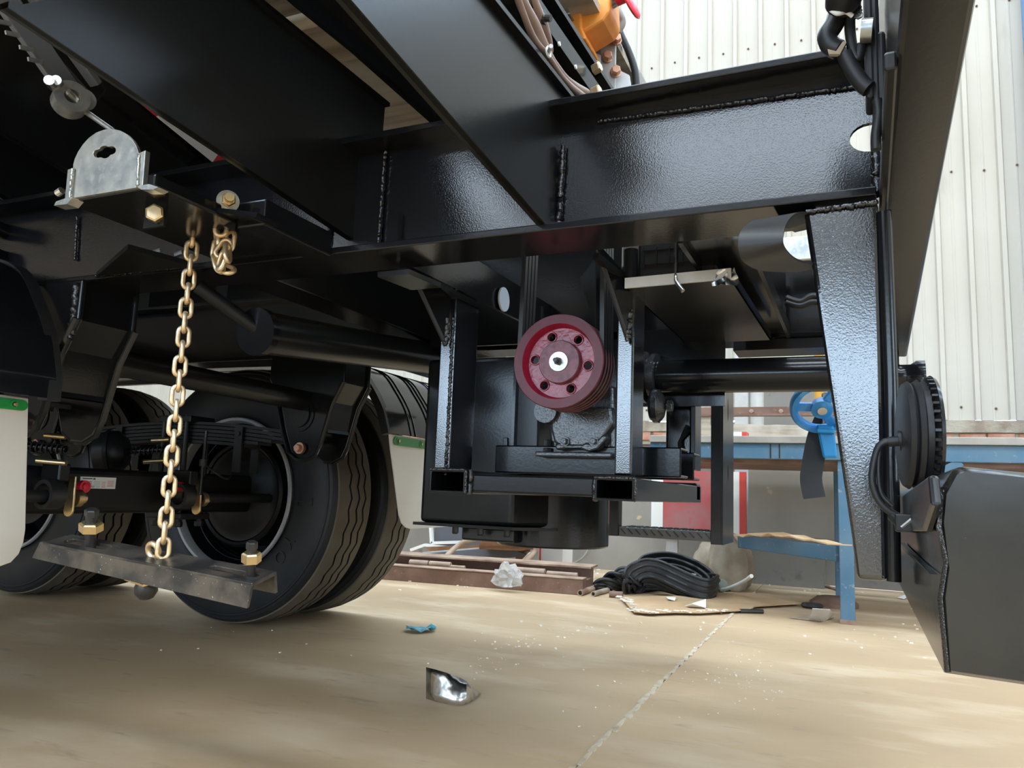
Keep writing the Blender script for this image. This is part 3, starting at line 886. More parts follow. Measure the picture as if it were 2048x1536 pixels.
# axles
def axle(x, label, rear):
    a = thing('axle', label, 'axle', (x, 1.67, AXZ), 'trailer axles')
    M().box((x - .07, .62, AXZ - .072), (x + .07, 2.56, AXZ + .072)).build('axle_beam', 'shadow_paint', a, bevel=0.02, seg=3)
    cx = x + .15
    M().cyl((cx, .9, .505), (cx, 1.52, .505), .018, n=16).cyl((cx, 2.1, .505), (cx, 2.55, .505), .018, n=16).build('cam_shaft', 'plastic', a, smooth=40)
    M().lathe([(0, 0), (.13, 0), (.16, .02), (.19, .02), (.19, .028), (.12, .03), (.10, .06), (0, .06)], (x, 2.44, AXZ), (0, 1, 0), 40).build('brake_spider', 'shadow_paint', a, smooth=40)
    if not rear:
        return a
    for yc in (1.545, 2.035):
        s = -1 if yc < 1.7 else 1
        M().pipe((cx, yc - .035, .51), (cx, yc + .012, .51), .043, .031, 26).build('bearing_ring', 'dark_steel', a, smooth=40)
        M().box((cx - .06, yc - .006, .55), (cx + .02, yc + .03, .60)).build('shaft_bracket', 'paint_soft', a, bevel=0.004)
        pt = []
        for t in range(14):
            an = PI + PI * t / 13
            pt.append((cx + .02 * math.cos(an), yc + .05, .465 + .02 * math.sin(an)))
        pt = pt + [(cx + .016, yc + .05, .565), (cx - .008, yc + .05, .565)]
        M().prism([pt], (0, .007, 0)).build('slack_adjuster', 'zinc', a, bevel=0.002)
        M().cyl((cx, yc + .066, .50), (cx, yc + .085, .50), .026, n=20).cyl((cx, yc + .085, .50), (cx, yc + .1, .50), .016, n=16).build('adjuster_boss', 'zinc', a, smooth=40)
    rc = at(164, 975, X=x + .085)
    M().tube([rc + V((0, .02 * math.cos(t), .02 * math.sin(t))) for t in [2 * PI * i / 20 for i in range(20)]], .0022, 6, closed=True).build('pull_ring', 'steel', a)
    c2 = at(163, 972, X=x + .1)
    cap = at(162, 974, X=x + .1)
    pcap = at(163, 971, X=x + .1)
    u = at(162, 972, X=x + .1)
    e0, e1 = at(163, 973, X=x + .1), at(145, 1003, X=x + .1)
    M().cyl(e0, e0 + V((.018, 0, 0)), .019, n=20).hexa(e0 + V((.018, 0, 0)), (1, 0, 0), .012, .006).build('red_cap', 'redplastic', a, smooth=40)
    M().tube(spline([e0 + V((.008, -.004, -.016)), lerp(e0, e1, .5) + V((.006, 0, 0)), e1 + V((.006, 0, .008))], 5), .004, 6).build('cap_strap', 'redplastic', a, smooth=60)
    M().pipe(e1, e1 + V((.012, 0, 0)), .014, .006, 18).build('strap_eye', 'redplastic', a, smooth=40)
    e2 = at(355, 973, X=x + .12)
    M().cyl(e2, e2 + V((.02, 0, 0)), .017, n=18).build('red_cap', 'redplastic', a, smooth=40)
    e3 = at(370, 1000, X=x + .12)
    M().cyl(e3, e3 + V((.012, 0, 0)), .009, n=14).build('red_cap', 'redplastic', a, smooth=40)
    # data label on the beam with its print
    l0, l1 = at(161, 953, X=x + .0705), at(230, 978, X=x + .0705)
    L = M().box((x + .0702, l0.y, l1.z), (x + .0712, l1.y, l0.z)).build('data_label', 'white', a)
    W_, H_ = l1.y - l0.y, l0.z - l1.z
    pr_, rd = M(), M()

    def ln(mm, u0, v0, u1, v1):
        mm.box((x + .0711, l0.y + u0 * W_, l0.z - v1 * H_), (x + .0716, l0.y + u1 * W_, l0.z - v0 * H_))
    ln(pr_, .06, .10, .33, .20)
    ln(pr_, .35, .08, .41, .24)
    for v in (.40, .52, .64, .76, .86):
        ln(pr_, .08, v, .2, v + .03)
        ln(pr_, .24, v, .32 if v < .7 else .40, v + .05)
        ln(pr_, .38, v, .55, v + .02)
        ln(rd, .60, v, .70, v + .04)
        ln(rd, .76, v - .1, .94, v - .06)
    pr_.build('label_print', 'ink', L)
    rd.build('label_print', 'redink', L)
    return a


ax1 = axle(AXX, 'rear axle beam with white data label and red valve caps behind the chain', True)
ax2 = axle(AXX - 1.31, 'front axle beam hidden in the dark beyond the rear axle', False)

# brake chambers with return springs and brass rods
def chamber(p, d, label):
    p, d = V(p), V(d).normalized()
    b = thing('brake_chamber', label, 'brake chamber', p)
    M().lathe([(0, 0), (.05, 0), (.075, .025), (.078, .045), (.084, .048), (.084, .06), (.078, .063), (.07, .1), (0, .12)], p, d, 32).build('chamber_body', 'shadow_paint', b, smooth=40)
    s = d.cross(V((0, 0, 1))).normalized()
    o = p - d * .14
    M().cyl(p, o, .01, n=12).build('push_rod', 'paint', b, smooth=40)
    hx = [o + d * (.13 * i / 90) + s * .014 * math.cos(i * .62) + V((0, 0, 1)) * .014 * math.sin(i * .62) for i in range(91)]
    M().tube(hx, .0026, 5).build('return_spring', 'dark_steel', b, smooth=60)
    q = o + V((0, 0, -.04)) + s * .01
    M().cyl(q, q + d * .085, .0085, n=12).build('brass_rod', 'zinc', b, smooth=40)
    q = o + V((0, 0, .035)) - s * .01
    M().cyl(q, q + d * .06, .0075, n=12).build('brass_rod', 'zinc', b, smooth=40)
    return b


chamber(at(35, 890, Y=1.48), (-.9, -.45, .05), 'dark brake chamber with bare return spring beside the near pale flap')
chamber(at(255, 903, Y=2.0), (-.8, -.55, -.1), 'dark brake chamber with spring and brass rod left of the chain')

# leaf springs
def leaf(x, y, label):
    b = thing('leaf_spring', label, 'leaf spring', (x, y, .70), 'leaf springs')
    for i in range(6):
        h = .62 - i * .06
        zz = .745 - i * .0135
        pts = [(x + t * h, y, zz - .05 * (t * h / .62) ** 2 + .03) for t in [k / 6 - 1 for k in range(13)]]
        M().ribbon(pts, (0, 1, 0), .070, .0105).build('leaf', 'shadow_paint', b)
    for dx in (-.30, .30):
        M().bar((x + dx, y - .044, .60), (x + dx, y - .044, .76), .035, .006, side=(1, 0, 0)).bar((x + dx, y + .044, .60), (x + dx, y + .044, .76), .035, .006, side=(1, 0, 0)).cyl((x + dx, y - .052, .735), (x + dx, y + .05, .735), .009, n=12).build('spring_clip', 'shadow_paint', b)
    for dx in (-.055, .055):
        for s in (-.05, .05):
            M().cyl((x + dx, y + s, .40), (x + dx, y + s, .80), .010, n=12).hexa((x + dx, y + s, .415), (0, 0, -1), .017, .018).build('u_bolt', 'shadow_paint', b, smooth=40)
    M().box((x - .085, y - .07, .425), (x + .085, y + .07, .447)).build('spring_plate', 'shadow_paint', b, bevel=0.004)
    M().box((x - .08, y - .06, .775), (x + .08, y + .06, .80)).build('spring_plate', 'shadow_paint', b, bevel=0.004)
    return b


l1 = leaf(AXX, 2.15, 'far leaf spring pack ending in the hanger left of the lettered tyre')
for d, lab in (((0, -.96, 0), 'near leaf spring pack behind the pale near flap'), ((-1.31, 0, 0), 'far leaf spring pack of the front axle, in the dark')):
    dup(l1, d)['label'] = lab
# sensor rod on the rear axle
rod = thing('level_rod', 'thin black rod with a clamp standing by the brake drum', 'rod', at(400, 985, Y=2.05))
u, w = at(413, 862, Y=2.05), at(400, 990, Y=2.05)
M().cyl(u, w, .006, n=10).build('rod_shaft', 'paint', rod, smooth=40)
M().cyl(lerp(u, w, .5) - V((0, 0, .012)), lerp(u, w, .5) + V((0, 0, .012)), .013, n=14).build('rod_clamp', 'plastic', rod, smooth=40)
M().tube(spline([lerp(u, w, .5), at(430, 945, Y=2.1), at(455, 958, Y=2.15), at(470, 940, Y=2.2)], 5), .004, 6).build('sensor_cable', 'plastic', rod, smooth=60)

# fenders and flaps
def fender(y0, y1, label, dx=0.0):
    f = thing('fender', label, 'fender', (-1.9, (y0 + y1) / 2, .75), 'wheel fenders')
    path = [at(px, py, Y=2.40) for px, py in ((780, 866), (776, 845), (768, 815), (748, 775), (718, 735))]
    path = [V((p.x, 0, p.z)) for p in path] + [V((-1.86, 0, 1.05)), V((-2.1, 0, 1.09)), V((-2.5, 0, 1.10)), V((-3.2, 0, 1.10)), V((-3.9, 0, 1.09))]
    path = [V((p.x + dx, p.y, p.z)) for p in spline(path, 5)]
    if dx:
        path.insert(0, path[0] + V((0, 0, -.04)))
    sh = [V((p.x, (y0 + y1) / 2, p.z)) for p in path]
    M().ribbon(sh, (0, 1, 0), y1 - y0, .005, ridges=(-.55, -.45, -.1, 0, .1, .45, .55)).build('fender_shell', 'paint', f, smooth=50)
    for y in (y0, y1):
        M().ribbon([V((p.x - .012, y, p.z - .004)) for p in path], (0, 1, 0), .03, .03).build('fender_edge', 'rubber', f, smooth=50)
    return f


f1 = fender(2.40, 3.04, 'far black ribbed fender over the tyres left of the pump frame')
f2 = fender(.36, 1.075, 'near black fender above the pale flap at the left edge', .03)

FX = -1.572
fl = thing('mud_flap', 'large pale grey mud flap cut by the left edge of the photo', 'mud flap', at(20, 1130, X=FX), 'mud flaps')
pts = [at(px, py, X=FX) for px, py in ((57, 797), (55, 900), (51, 1060), (47, 1085), (38, 1108), (22, 1125), (0, 1133))]
pts += [V((FX, .40, pts[-1].z - .004)), V((FX, .37, pts[-1].z + .03)), V((FX, .37, pts[0].z + .01))]
M().prism([pts], (-.006, 0, 0)).build('flap_sheet', 'flap', fl, bevel=0.0015)


def strip(parent, p_l, p_r, h, m, bolts):
    yy0, yy1, z = p_l.y, p_r.y, p_l.z
    x = p_l.x
    r = h / 2
    out = arc((x, yy1 - r, z), (0, 0, -r), (0, r, 0), 0, PI, 8) + arc((x, yy0 + r, z), (0, 0, r), (0, -r, 0), 0, PI, 8)
    s = M().prism([out], (.006, 0, 0)).build('clamp_strip', m, parent, bevel=0.001)
    for yb in bolts:
        M().pipe((x + .006, yb, z), (x + .0085, yb, z), h * .42, h * .25, 20).build('bolt_recess', m, s)
        M().hexa((x + .006, yb, z), (1, 0, 0), h * .2, .008).build('strip_bolt', 'zinc', s)


pl = at(53, 812, X=FX + .001)
strip(fl, V((FX + .001, .42, pl.z)), pl, .022, 'green', [pl.y - .03, .55, .75])
fl2 = thing('mud_flap', 'pale grey mud flap hanging left of the pump frame', 'mud flap', at(830, 1056, X=FX), 'mud flaps')
pts = [at(px, py, X=FX) for px, py in ((779, 868), (781, 890), (799, 1030), (804, 1046), (812, 1055), (822, 1058), (850, 1056))]
z0, zt = pts[-1].z, pts[0].z
pts += [V((FX, 3.02, z0)), V((FX, 3.03, zt))]
M().prism([pts], (-.006, 0, 0)).build('flap_sheet', 'flap', fl2, bevel=0.0015)
pl = at(786, 881, X=FX + .001)
strip(fl2, pl, V((FX + .001, 2.98, pl.z)), .032, 'green_dull', [at(793, 882, X=FX).y, at(839, 884, X=FX).y, 2.9])

# ================================================================== PUMP FRAME BETWEEN THE BEAMS
YF = 1.45
G = thing('pump_stand', 'black welded frame of square tube hanging at centre around the red pulley', 'stand', at(1060, 985, Y=YF))


def quad_post(pl, pr, dep):
    """post from its front face given by four points (top-left, top-right, bottom-right, bottom-left)"""
    f = [pl[0], pr[0], pr[1], pl[1]]
    return M().prism([f], (0, dep, 0))


def xz(px, py, y=YF):
    p = at(px, py, Y=y)
    return p


P1 = [at(884, 610, Y=YF), at(909, 610, Y=YF), at(902, 938, Y=YF), at(866, 938, Y=YF)]
x0, x1 = (P1[0].x + P1[3].x) / 2, (P1[1].x + P1[2].x) / 2
zb = P1[3].z
M().box((x0, YF, zb), (x1, YF + .11, .985)).build('post', 'peel', G, bevel=0.004)
P2 = [at(1236, 560, Y=YF), at(1269, 560, Y=YF), at(1263, 950, Y=YF), at(1227, 950, Y=YF)]
x2, x3 = (P2[0].x + P2[3].x) / 2, (P2[1].x + P2[2].x) / 2
zb2 = P2[3].z
M().box((x2, YF, zb2), (x3, YF + .085, .985)).build('post', 'peel', G, bevel=0.004)
weld((x1 - .006, YF - .001, .60), (x1 - .006, YF - .001, .94), .004, G)
# rear right post with cable marks
q0, q1 = at(1331, 818, Y=2.0), at(1385, 925, Y=2.0)
M().box((q0.x, 2.0, q1.z), (q1.x, 2.05, q0.z + .04)).build('post', 'peel', G, bevel=0.008)
M().box((q1.x + .002, 1.96, q1.z - .02), (q1.x + .014, 2.04, .99)).build('side_strip', 'paint_soft', G, bevel=0.002)


def open_tube(xa, xb, za, zb_, ya, yb, t=.005):
    loops = [[(xa, ya, za), (xb, ya, za), (xb, ya, zb_), (xa, ya, zb_)], [(xa + t, ya, za + t), (xb - t, ya, za + t), (xb - t, ya, zb_ - t), (xa + t, ya, zb_ - t)]]
    return M().prism(loops, (0, yb - ya, 0))


a0, a1 = at(857, 984, Y=1.40), at(931, 940, Y=1.40)
open_tube(a0.x, a1.x, a0.z, a1.z, 1.40, 2.06).build('base_tube', 'paint', G, bevel=0.002)
b0, b1 = at(1188, 1000, Y=1.40), at(1269, 957, Y=1.40)
open_tube(b0.x, b1.x, b0.z, b1.z, 1.40, 2.06).build('base_tube', 'paint', G, bevel=0.002)
for (u0, u1) in ((a0, a1), (b0, b1)):
    for p, q in (((u0.x, u1.z), (u1.x, u1.z)), ((u1.x + .002, u1.z), (u1.x + .002, u0.z))):
        weld((p[0], 1.40, p[1]), (q[0], 1.40, q[1]), .0028, G)
zt = at(1060, 954, Y=1.42).z
zl = at(1060, 992, Y=1.42).z
M().box((a1.x, 1.415, a0.z + .003), (b0.x, 1.465, a1.z - .006)).build('front_cross_bar', 'paint', G, bevel=0.005)
weld((b0.x - .003, 1.414, b0.z), (b0.x - .003, 1.414, b1.z), .006, G)
weld((a1.x + .004, 1.414, a0.z), (a1.x + .004, 1.414, a1.z), .006, G)
# two channel rails lying across the base tubes
for yy, (pa, pb) in ((1.60, ((990, 914), (1362, 925))), (1.78, ((1000, 906), (1388, 925)))):
    u, v = at(*pa, Y=yy), at(*pb, Y=yy)
    h = .062
    zz = a1.z + .002
    m = M()
    m.box((u.x, yy, zz), (v.x, yy + .006, zz + h)).box((u.x, yy, zz + h - .006), (v.x, yy + .075, zz + h)).box((u.x, yy, zz), (v.x, yy + .075, zz + .006))
    m.build('channel_rail', 'paint', G, bevel=0.003)
M().box((a0.x + .03, 2.0, a0.z), (b1.x, 2.05, a1.z)).build('rear_cross_bar', 'paint', G, bevel=0.005)
# triangular gussets at the tops of the posts
for (pa, pb, pc) in (((852, 566), (897, 594), (889, 692)), ((1216, 540), (1262, 566), (1252, 682))):
    A, B, C = (at(*p, Y=YF - .012) for p in (pa, pb, pc))
    M().prism([[A + V((0, -.10, .03)), B, C]], (.007, 0, 0)).build('gusset', 'paint', G, bevel=0.002)
    M().tube([A + V((0.003, -.10, .03)), C + V((.003, 0, 0))], .004, 6).build('gusset_edge', 'paint_soft', G)
    weld(lerp(B, C, .45) + V((.004, -.003, 0)), C + V((.004, -.003, 0)), .006, G)
M().bar(at(1192, 512, Y=1.33), at(1262, 572, Y=1.45), .012, .012).build('gusset_edge', 'paint_soft', G)
M().bar(at(786, 546, Y=1.33), at(858, 572, Y=1.45), .012, .012).build('gusset_edge', 'paint_soft', G)

# pump casting, pulley and belts
PC = at(1115, 722, Y=1.44)
PR = (at(1206, 722, Y=1.44).x - at(1026, 722, Y=1.44).x) / 2
pump = thing('pump', 'black painted pump casting under the red pulley on channel rails', 'pump', (PC.x, 1.62, at(1150, 912, Y=1.6).z))
YP = 1.575
out = [at(px, py, Y=YP) for px, py in ((1100, 815), (1222, 812), (1226, 848), (1208, 873), (1204, 892), (1186, 899), (1170, 894), (1122, 894), (1108, 886), (1101, 860))]
M().prism([out], (0, .035, 0)).build('front_cover', 'cast', pump, bevel=0.006, seg=3)
out2 = [at(px, py, Y=YP + .03) for px, py in ((1092, 770), (1226, 770), (1230, 912), (1072, 912), (1074, 900), (1100, 896))]
M().prism([out2], (0, .22, 0)).build('pump_body', 'cast', pump, bevel=0.008, seg=3)
M().prism([[at(px, py, Y=YP + .025) for px, py in ((1118, 890), (1130, 887), (1142, 893), (1168, 893), (1180, 887), (1196, 890), (1212, 872), (1222, 872), (1222, 880), (1204, 900), (1186, 906), (1166, 898), (1142, 899), (1122, 902))]], (0, -.03, 0)).build('sump_rim', 'cast', pump, bevel=0.004)
for px, py in ((1131, 883), (1189, 883)):
    p = at(px, py, Y=YP)
    M().cyl(p, p - V((0, .006, 0)), .0105, n=20).hexa(p - V((0, .006, 0)), (0, -1, 0), .0075, .008).build('cover_bolt', 'cast', pump, smooth=30)
p = at(1095, 892, Y=YP + .02)
M().hexa(p - V((0, 0, .018)), (0, 0, 1), .0105, .014).hexa(p + V((0, 0, .0)), (0, 0, 1), .009, .014).build('foot_bolt', 'cast', pump)
M().box((at(1073, 905, Y=YP).x, YP - .01, at(1073, 913, Y=YP).z), (at(1226, 905, Y=YP).x, YP + .2, at(1073, 903, Y=YP).z)).build('pump_foot', 'cast', pump, bevel=0.003)
M().cyl((PC.x, 1.50, PC.z), (PC.x, 1.62, PC.z), .03, n=24).build('shaft_housing', 'cast', pump, smooth=40)
p = at(1090, 822, Y=1.56)
M().cyl(p, p + V((0, .05, 0)), .026, n=20).build('oil_port', 'cast', pump, smooth=40)

pul = thing('pulley', 'dark red four-groove belt pulley with six holes and a pale washer', 'pulley', (PC.x, 1.44, PC.z - PR))
c = V((PC.x, 1.44, PC.z))
W4 = .078
prof = [(PR * .80, .0), (PR * .985, .0), (PR, .002)]
for i in range(4):
    h = .009 + i * .0175
    prof += [(PR, h - .001), (PR * .86, h + .004), (PR * .86, h + .009), (PR, h + .0145)]
prof += [(PR, W4 - .002), (PR * .985, W4)]
M().lathe(prof, c, (0, 1, 0), 72).build('grooved_rim', 'red_flat', pul, smooth=30)
M().lathe([(PR * .80, 0), (PR * .785, .003), (PR * .74, .022), (PR * .70, .028)], c, (0, 1, 0), 72).build('inner_cone', 'red', pul, smooth=40)
holes = [[(c.x + math.cos(t) * PR * .745, c.y + .022, c.z + math.sin(t) * PR * .745) for t in [2 * PI * i / 64 for i in range(64)]]]
for k in range(6):
    an = PI / 3 * k - .13
    hc = (c.x + math.cos(an) * PR * .60, c.z + math.sin(an) * PR * .60)
    holes.append([(hc[0] + math.cos(t) * PR * .105, c.y + .022, hc[1] + math.sin(t) * PR * .105) for t in [2 * PI * i / 18 for i in range(18)]])
web = M().prism(holes, (0, .014, 0)).build('pierced_web', 'red', pul, smooth=30)
for lp in holes[1:]:
    M().tube([(x, c.y + .021, z) for x, y, z in lp], .0018, 6, closed=True).build('hole_lip', 'red', web, smooth=60)
M().lathe([(0, .008), (PR * .44, .008), (PR * .46, .011), (PR * .465, .030)], c, (0, 1, 0), 48).build('hub', 'hub', pul, smooth=35)
M().lathe([(0, .0045), (PR * .205, .0045), (PR * .21, .008)], c, (0, 1, 0), 40).build('washer', 'galv', pul, smooth=35)
M().hexa(c + V((0, .005, 0)), (0, -1, 0), .0082, .008).cyl(c + V((0, -.004, 0)), c + V((0, -.016, 0)), .0042, n=12).build('shaft_nut', 'dark_steel', pul, smooth=30)
M().cyl(c + V((0, .03, 0)), c + V((0, .1, 0)), .02, n=20).build('shaft_end', 'dark_steel', pul, smooth=40)
for i in range(4):
    yy = c.y + .0105 + i * .0175 + .005
    rr = PR * .93
    path = [(c.x - rr * .93, yy, 1.17)] + [(c.x + math.cos(t) * rr, yy, c.z + math.sin(t) * rr) for t in [PI * 0.97 + (PI * 1.06) * k / 26 for k in range(27)]] + [(c.x + rr * .93, yy, 1.17)]
    b = M().ribbon(path, (0, 1, 0), .0125, .009).build('drive_belt', 'rubber', None, smooth=50)
    tag(b, ('outermost drive belt on the red pulley, nearest the viewer', 'second drive belt in from the face of the red pulley', 'third drive belt in from the face of the red pulley', 'innermost drive belt on the red pulley, next to the pump')[i], 'belt', 'drive belts on the pulley')
# belt guard plate behind
g0, g1 = at(1036, 780, Y=1.66), at(1073, 916, Y=1.66)
tag(M().box((g0.x, 1.66, g1.z), (g1.x, 1.675, g0.z + .2)).build('guard_plate', 'paint_soft', None, bevel=0.002), 'narrow dark upright guard plate left below the red pulley', 'plate')

# black tank with a drum behind it
YT = 1.86
tk = thing('tank', 'big black steel tank behind the left post of the pump frame', 'tank', at(950, 1050, Y=YT))
x0 = at(838, 1044, Y=YT).x
x1 = at(1024, 1054, Y=YT).x
z0 = at(950, 1050, Y=YT).z
M().prism([[(x0, YT, z0), (x1, YT, z0), (x1 + .075, YT + .10, z0), (x1 + .075, YT + .30, z0), (x0, YT + .30, z0)]], (0, 0, .45)).build('tank_shell', 'paint', tk, bevel=0.012, seg=3)
M().prism([[(x0 - .012, YT - .012, z0), (x1 + .004, YT - .012, z0), (x1 + .09, YT + .09, z0), (x1 + .09, YT + .32, z0), (x0 - .012, YT + .32, z0)]], (0, 0, -.008)).build('tank_flange', 'paint', tk)
M().lathe([(0, 0), (.155, 0), (.16, .005), (.16, .22), (0, .22)], (x1 + .02, YT + .24, z0 - .055), (0, 0, 1), 48).build('drum', 'paint', tk, smooth=40)
M().box((x0 + .1, YT + .06, z0 - .045), (x1 - .02, YT + .26, z0 - .008)).build('bottom_plate', 'paint_soft', tk, bevel=0.006)
for t in (.35, .62, .9):
    M().hexa((x0 + (x1 - x0) * t, YT + .03, z0 - .008), (0, 0, -1), .009, .02).build('drain_bolt', 'paint', tk)
q = at(1013, 890, Y=YT)
M().bar(at(1011, 875, Y=YT - .004), at(1011, 905, Y=YT - .004), .012, .008).build('latch', 'paint', tk, bevel=0.002)

# drive shaft to the right
YS = 1.92
s0, s1 = at(1318, 754, Y=YS), at(1640, 752, Y=YS)
sh = thing('cross_shaft', 'thick black glossy tube running right from the pump frame to the leg', 'shaft', s0)
rr = (at(1480, 719, Y=YS).z - at(1480, 787, Y=YS).z) / 2
M().cyl((s0.x, YS, s0.z), (-.02, YS, s0.z - .002), rr, n=40).build('shaft_tube', 'paint', sh, smooth=40)
M().lathe([(0, 0), (.062, 0), (.066, .006), (.066, .014), (.05, .02), (.05, .03), (.060, .03), (.060, .042), (0, .045)], (s0.x - .045, YS, s0.z), (1, 0, 0), 32).build('shaft_flange', 'cast', sh, smooth=35)
for k in range(6):
    t = 2 * PI * k / 6 + .3
    M().hexa((s0.x - .045, YS + .052 * math.cos(t), s0.z + .052 * math.sin(t)), (-1, 0, 0), .008, .01).build('flange_bolt', 'cast', sh)
u = at(1318, 812, Y=YS - .05)
M().lathe([(0, 0), (.035, 0), (.042, .008), (.042, .02), (.03, .03), (0, .04)], u + V((-.02, 0, 0)), (1, 0, 0), 24).build('clamp_boss', 'cast', sh, smooth=35)
M().hexa(u + V((.02, 0, 0)), (1, 0, 0), .014, .014).build('clamp_nut', 'cast', sh)
for k in range(3):
    pts = spline([at(1374 + 3 * k, 850 + 5 * k, Y=1.985), at(1362 - 2 * k, 880 + 3 * k, Y=1.985), at(1368 + k, 905 + 3 * k, Y=1.985), at(1386, 922, Y=1.985)], 6)
    M().tube(pts, .004, 6).build('loose_cable', 'rubber', sh, smooth=60)

# battery tray with hook bolts
bt = thing('battery_tray', 'black battery in a pale edged tray held by a hook bolt under the beam', 'battery tray', at(1340, 560, Y=1.40))
ZT = at(1252, 575, Y=1.40).z
t0, t1 = at(1250, 575, Z=ZT), at(1462, 556, Z=ZT)
b1 = at(1542, 680, Z=ZT)
M().prism([[t0, t1, b1, V((t0.x - .0, b1.y, ZT))]], (0, 0, .004)).build('tray_floor', 'paint_soft', bt)
ft = at(1246, 556, Y=t0.y)
M().bar(V((t0.x, t0.y, ZT + .008)), V((t1.x, t1.y, ZT + .008)), .005, .020, side=(0, 1, 0)).build('tray_front_lip', 'greysteel', bt)
M().prism([[t0, V((t0.x, b1.y, ZT)), V((t0.x, b1.y, ZT + .02)), t0 + V((0, 0, .02))]], (.003, 0, 0)).build('tray_side_lip', 'paint_soft', bt)
M().prism([[t1, b1, b1 + V((0, 0, .02)), t1 + V((0, 0, .02))]], (-.003, 0, 0)).build('tray_side_lip', 'paint_soft', bt)
bx0, bx1 = at(1275, 540, Y=t0.y + .03).x, at(1432, 540, Y=t0.y + .03).x
bat = M().box((bx0, t0.y + .03, ZT + .005), (bx1, t0.y + .40, ZT + .11)).build('battery_case', 'plastic', bt, bevel=0.006)
grid = M()
for k in range(6):
    xg = bx0 + (bx1 - bx0) * (k + .5) / 6
    grid.box((xg - .001, t0.y + .027, ZT + .045), (xg + .001, t0.y + .032, ZT + .085))
for z in (.05, .078):
    grid.box((bx0 + .01, t0.y + .027, ZT + z), (bx1 - .01, t0.y + .032, ZT + z + .002))
grid.build('moulded_ribs', 'plastic', bat)
M().tube([at(1262, 500, Y=t0.y + .02), at(1262, 560, Y=t0.y + .02)], .014, 12).build('corner_tube', 'paint_soft', bt, smooth=50)
M().tube(spline([at(1352, 480, Y=t0.y - .004), at(1352, 545, Y=t0.y - .004), at(1352, 562, Y=t0.y - .012), at(1358, 572, Y=t0.y - .02), at(1366, 582, Y=t0.y - .024)], 5), .0042, 8).build('hook_bolt', 'steel', bt, smooth=50)
fm = M()
random.seed(8)
vs = []
for j in range(5):
    for i in range(6):
        p = at(1428 + i * 9, 546 + j * 8 - i * 1.5, Y=t0.y - .006)
        vs.append(p + V((random.uniform(-.003, .003), random.uniform(-.018, .01), random.uniform(-.003, .004))))
fm.add(vs, [(j * 6 + i, j * 6 + i + 1, j * 6 + i + 7, j * 6 + i + 6) for j in range(4) for i in range(5)])
tag(fm.build('foil_scrap', 'foil', None, smooth=80), 'torn scrap of pale foil stuck to the corner of the battery tray', 'foil')

# rubber strip looped under the beam beside the leg
pth = [at(*p, Y=yy) for p, yy in (((1625, 455), 1.27), ((1590, 437), 1.17), ((1555, 434), 1.08), ((1530, 452), 1.02), ((1521, 483), 1.0), ((1530, 512), 1.02), ((1565, 532), 1.10), ((1630, 536), 1.22))]
pth = spline(pth, 6)
sd = (1, .1, .12)
tag(M().ribbon(pth, sd, .055, .003).build('rubber_strip', 'rubber', None, smooth=60), 'dull black rubber strip looped under the beam beside the speckled leg', 'rubber strip')
# bits between beam and leg
ck = thing('junction_box', 'small grey junction box with cables behind the looped rubber strip', 'junction box', at(1590, 500, Y=1.95))
u0, u1 = at(1560, 475, Y=1.95), at(1615, 520, Y=1.95)
M().box((u0.x, 1.95, u1.z), (u1.x + .03, 2.0, u0.z)).build('box_body', 'galv', ck, bevel=0.004)
for k in range(2):
    M().tube(spline([at(1572, 596 + 9 * k, Y=1.95), at(1600, 604 + 8 * k, Y=1.95), at(1625, 592 + 12 * k, Y=1.95), at(1650, 600 + 8 * k, Y=1.95)], 5), .0085, 8).build('cable', 'plastic', ck, smooth=60)

# ================================================================== HANGING AND FITTED THINGS
# ---- chain that carries the hoist bar
def link_mesh(p, w, d):
    hw, hl = (w - d) / 2, p / 2 + 0.0
    pts = []
    st = (p + d - d) - 2 * hw + d
    st = max(st, .004)
    for k in range(9):
        t = PI * k / 8
        pts.append((hw * math.cos(t), 0, st / 2 + hw * math.sin(t)))
    for k in range(9):
        t = PI + PI * k / 8
        pts.append((hw * math.cos(t), 0, -st / 2 + hw * math.sin(t)))
    return M().tube(pts, d / 2, 8, closed=True)


def oriented(o, pos, up, spin, parent):
    up = V(up).normalized()
    q = V((0, 0, 1)).rotation_difference(up)
    o.rotation_mode = 'QUATERNION'
    from mathutils import Quaternion
    o.rotation_quaternion = Quaternion(up, spin) @ q
    o.location = V(pos) - V(parent['wl'])
    o['wl'] = tuple(pos)


c0, c1 = at(388, 446, Y=1.0), at(326, 1097, Y=1.0)
chain = thing('chain', 'long yellow steel chain hanging down to the slotted bar', 'chain', c1)
nl = 23
step = (c1 - c0) / (nl - 1)
PITCH = step.length
random.seed(2)
lk = link_mesh(PITCH, .0265, .0082).build('link', 'chain', chain, smooth=60)
for i in range(nl):
    o = lk
    if i:
        o = lk.copy()
        COL.objects.link(o)
        o.parent = chain
    oriented(o, c0 + step * i + V((random.uniform(-.0008, .0008), 0, 0)), step, (0.72 if i % 2 else 0.72 + PI / 2) + random.uniform(-.10, .10), chain)
M().tube([c0 + V((-.006, -.006, .012)), c0 + V((.02, .05, .016))], .0065, 10).build('anchor_pin', 'steel', chain, smooth=50)

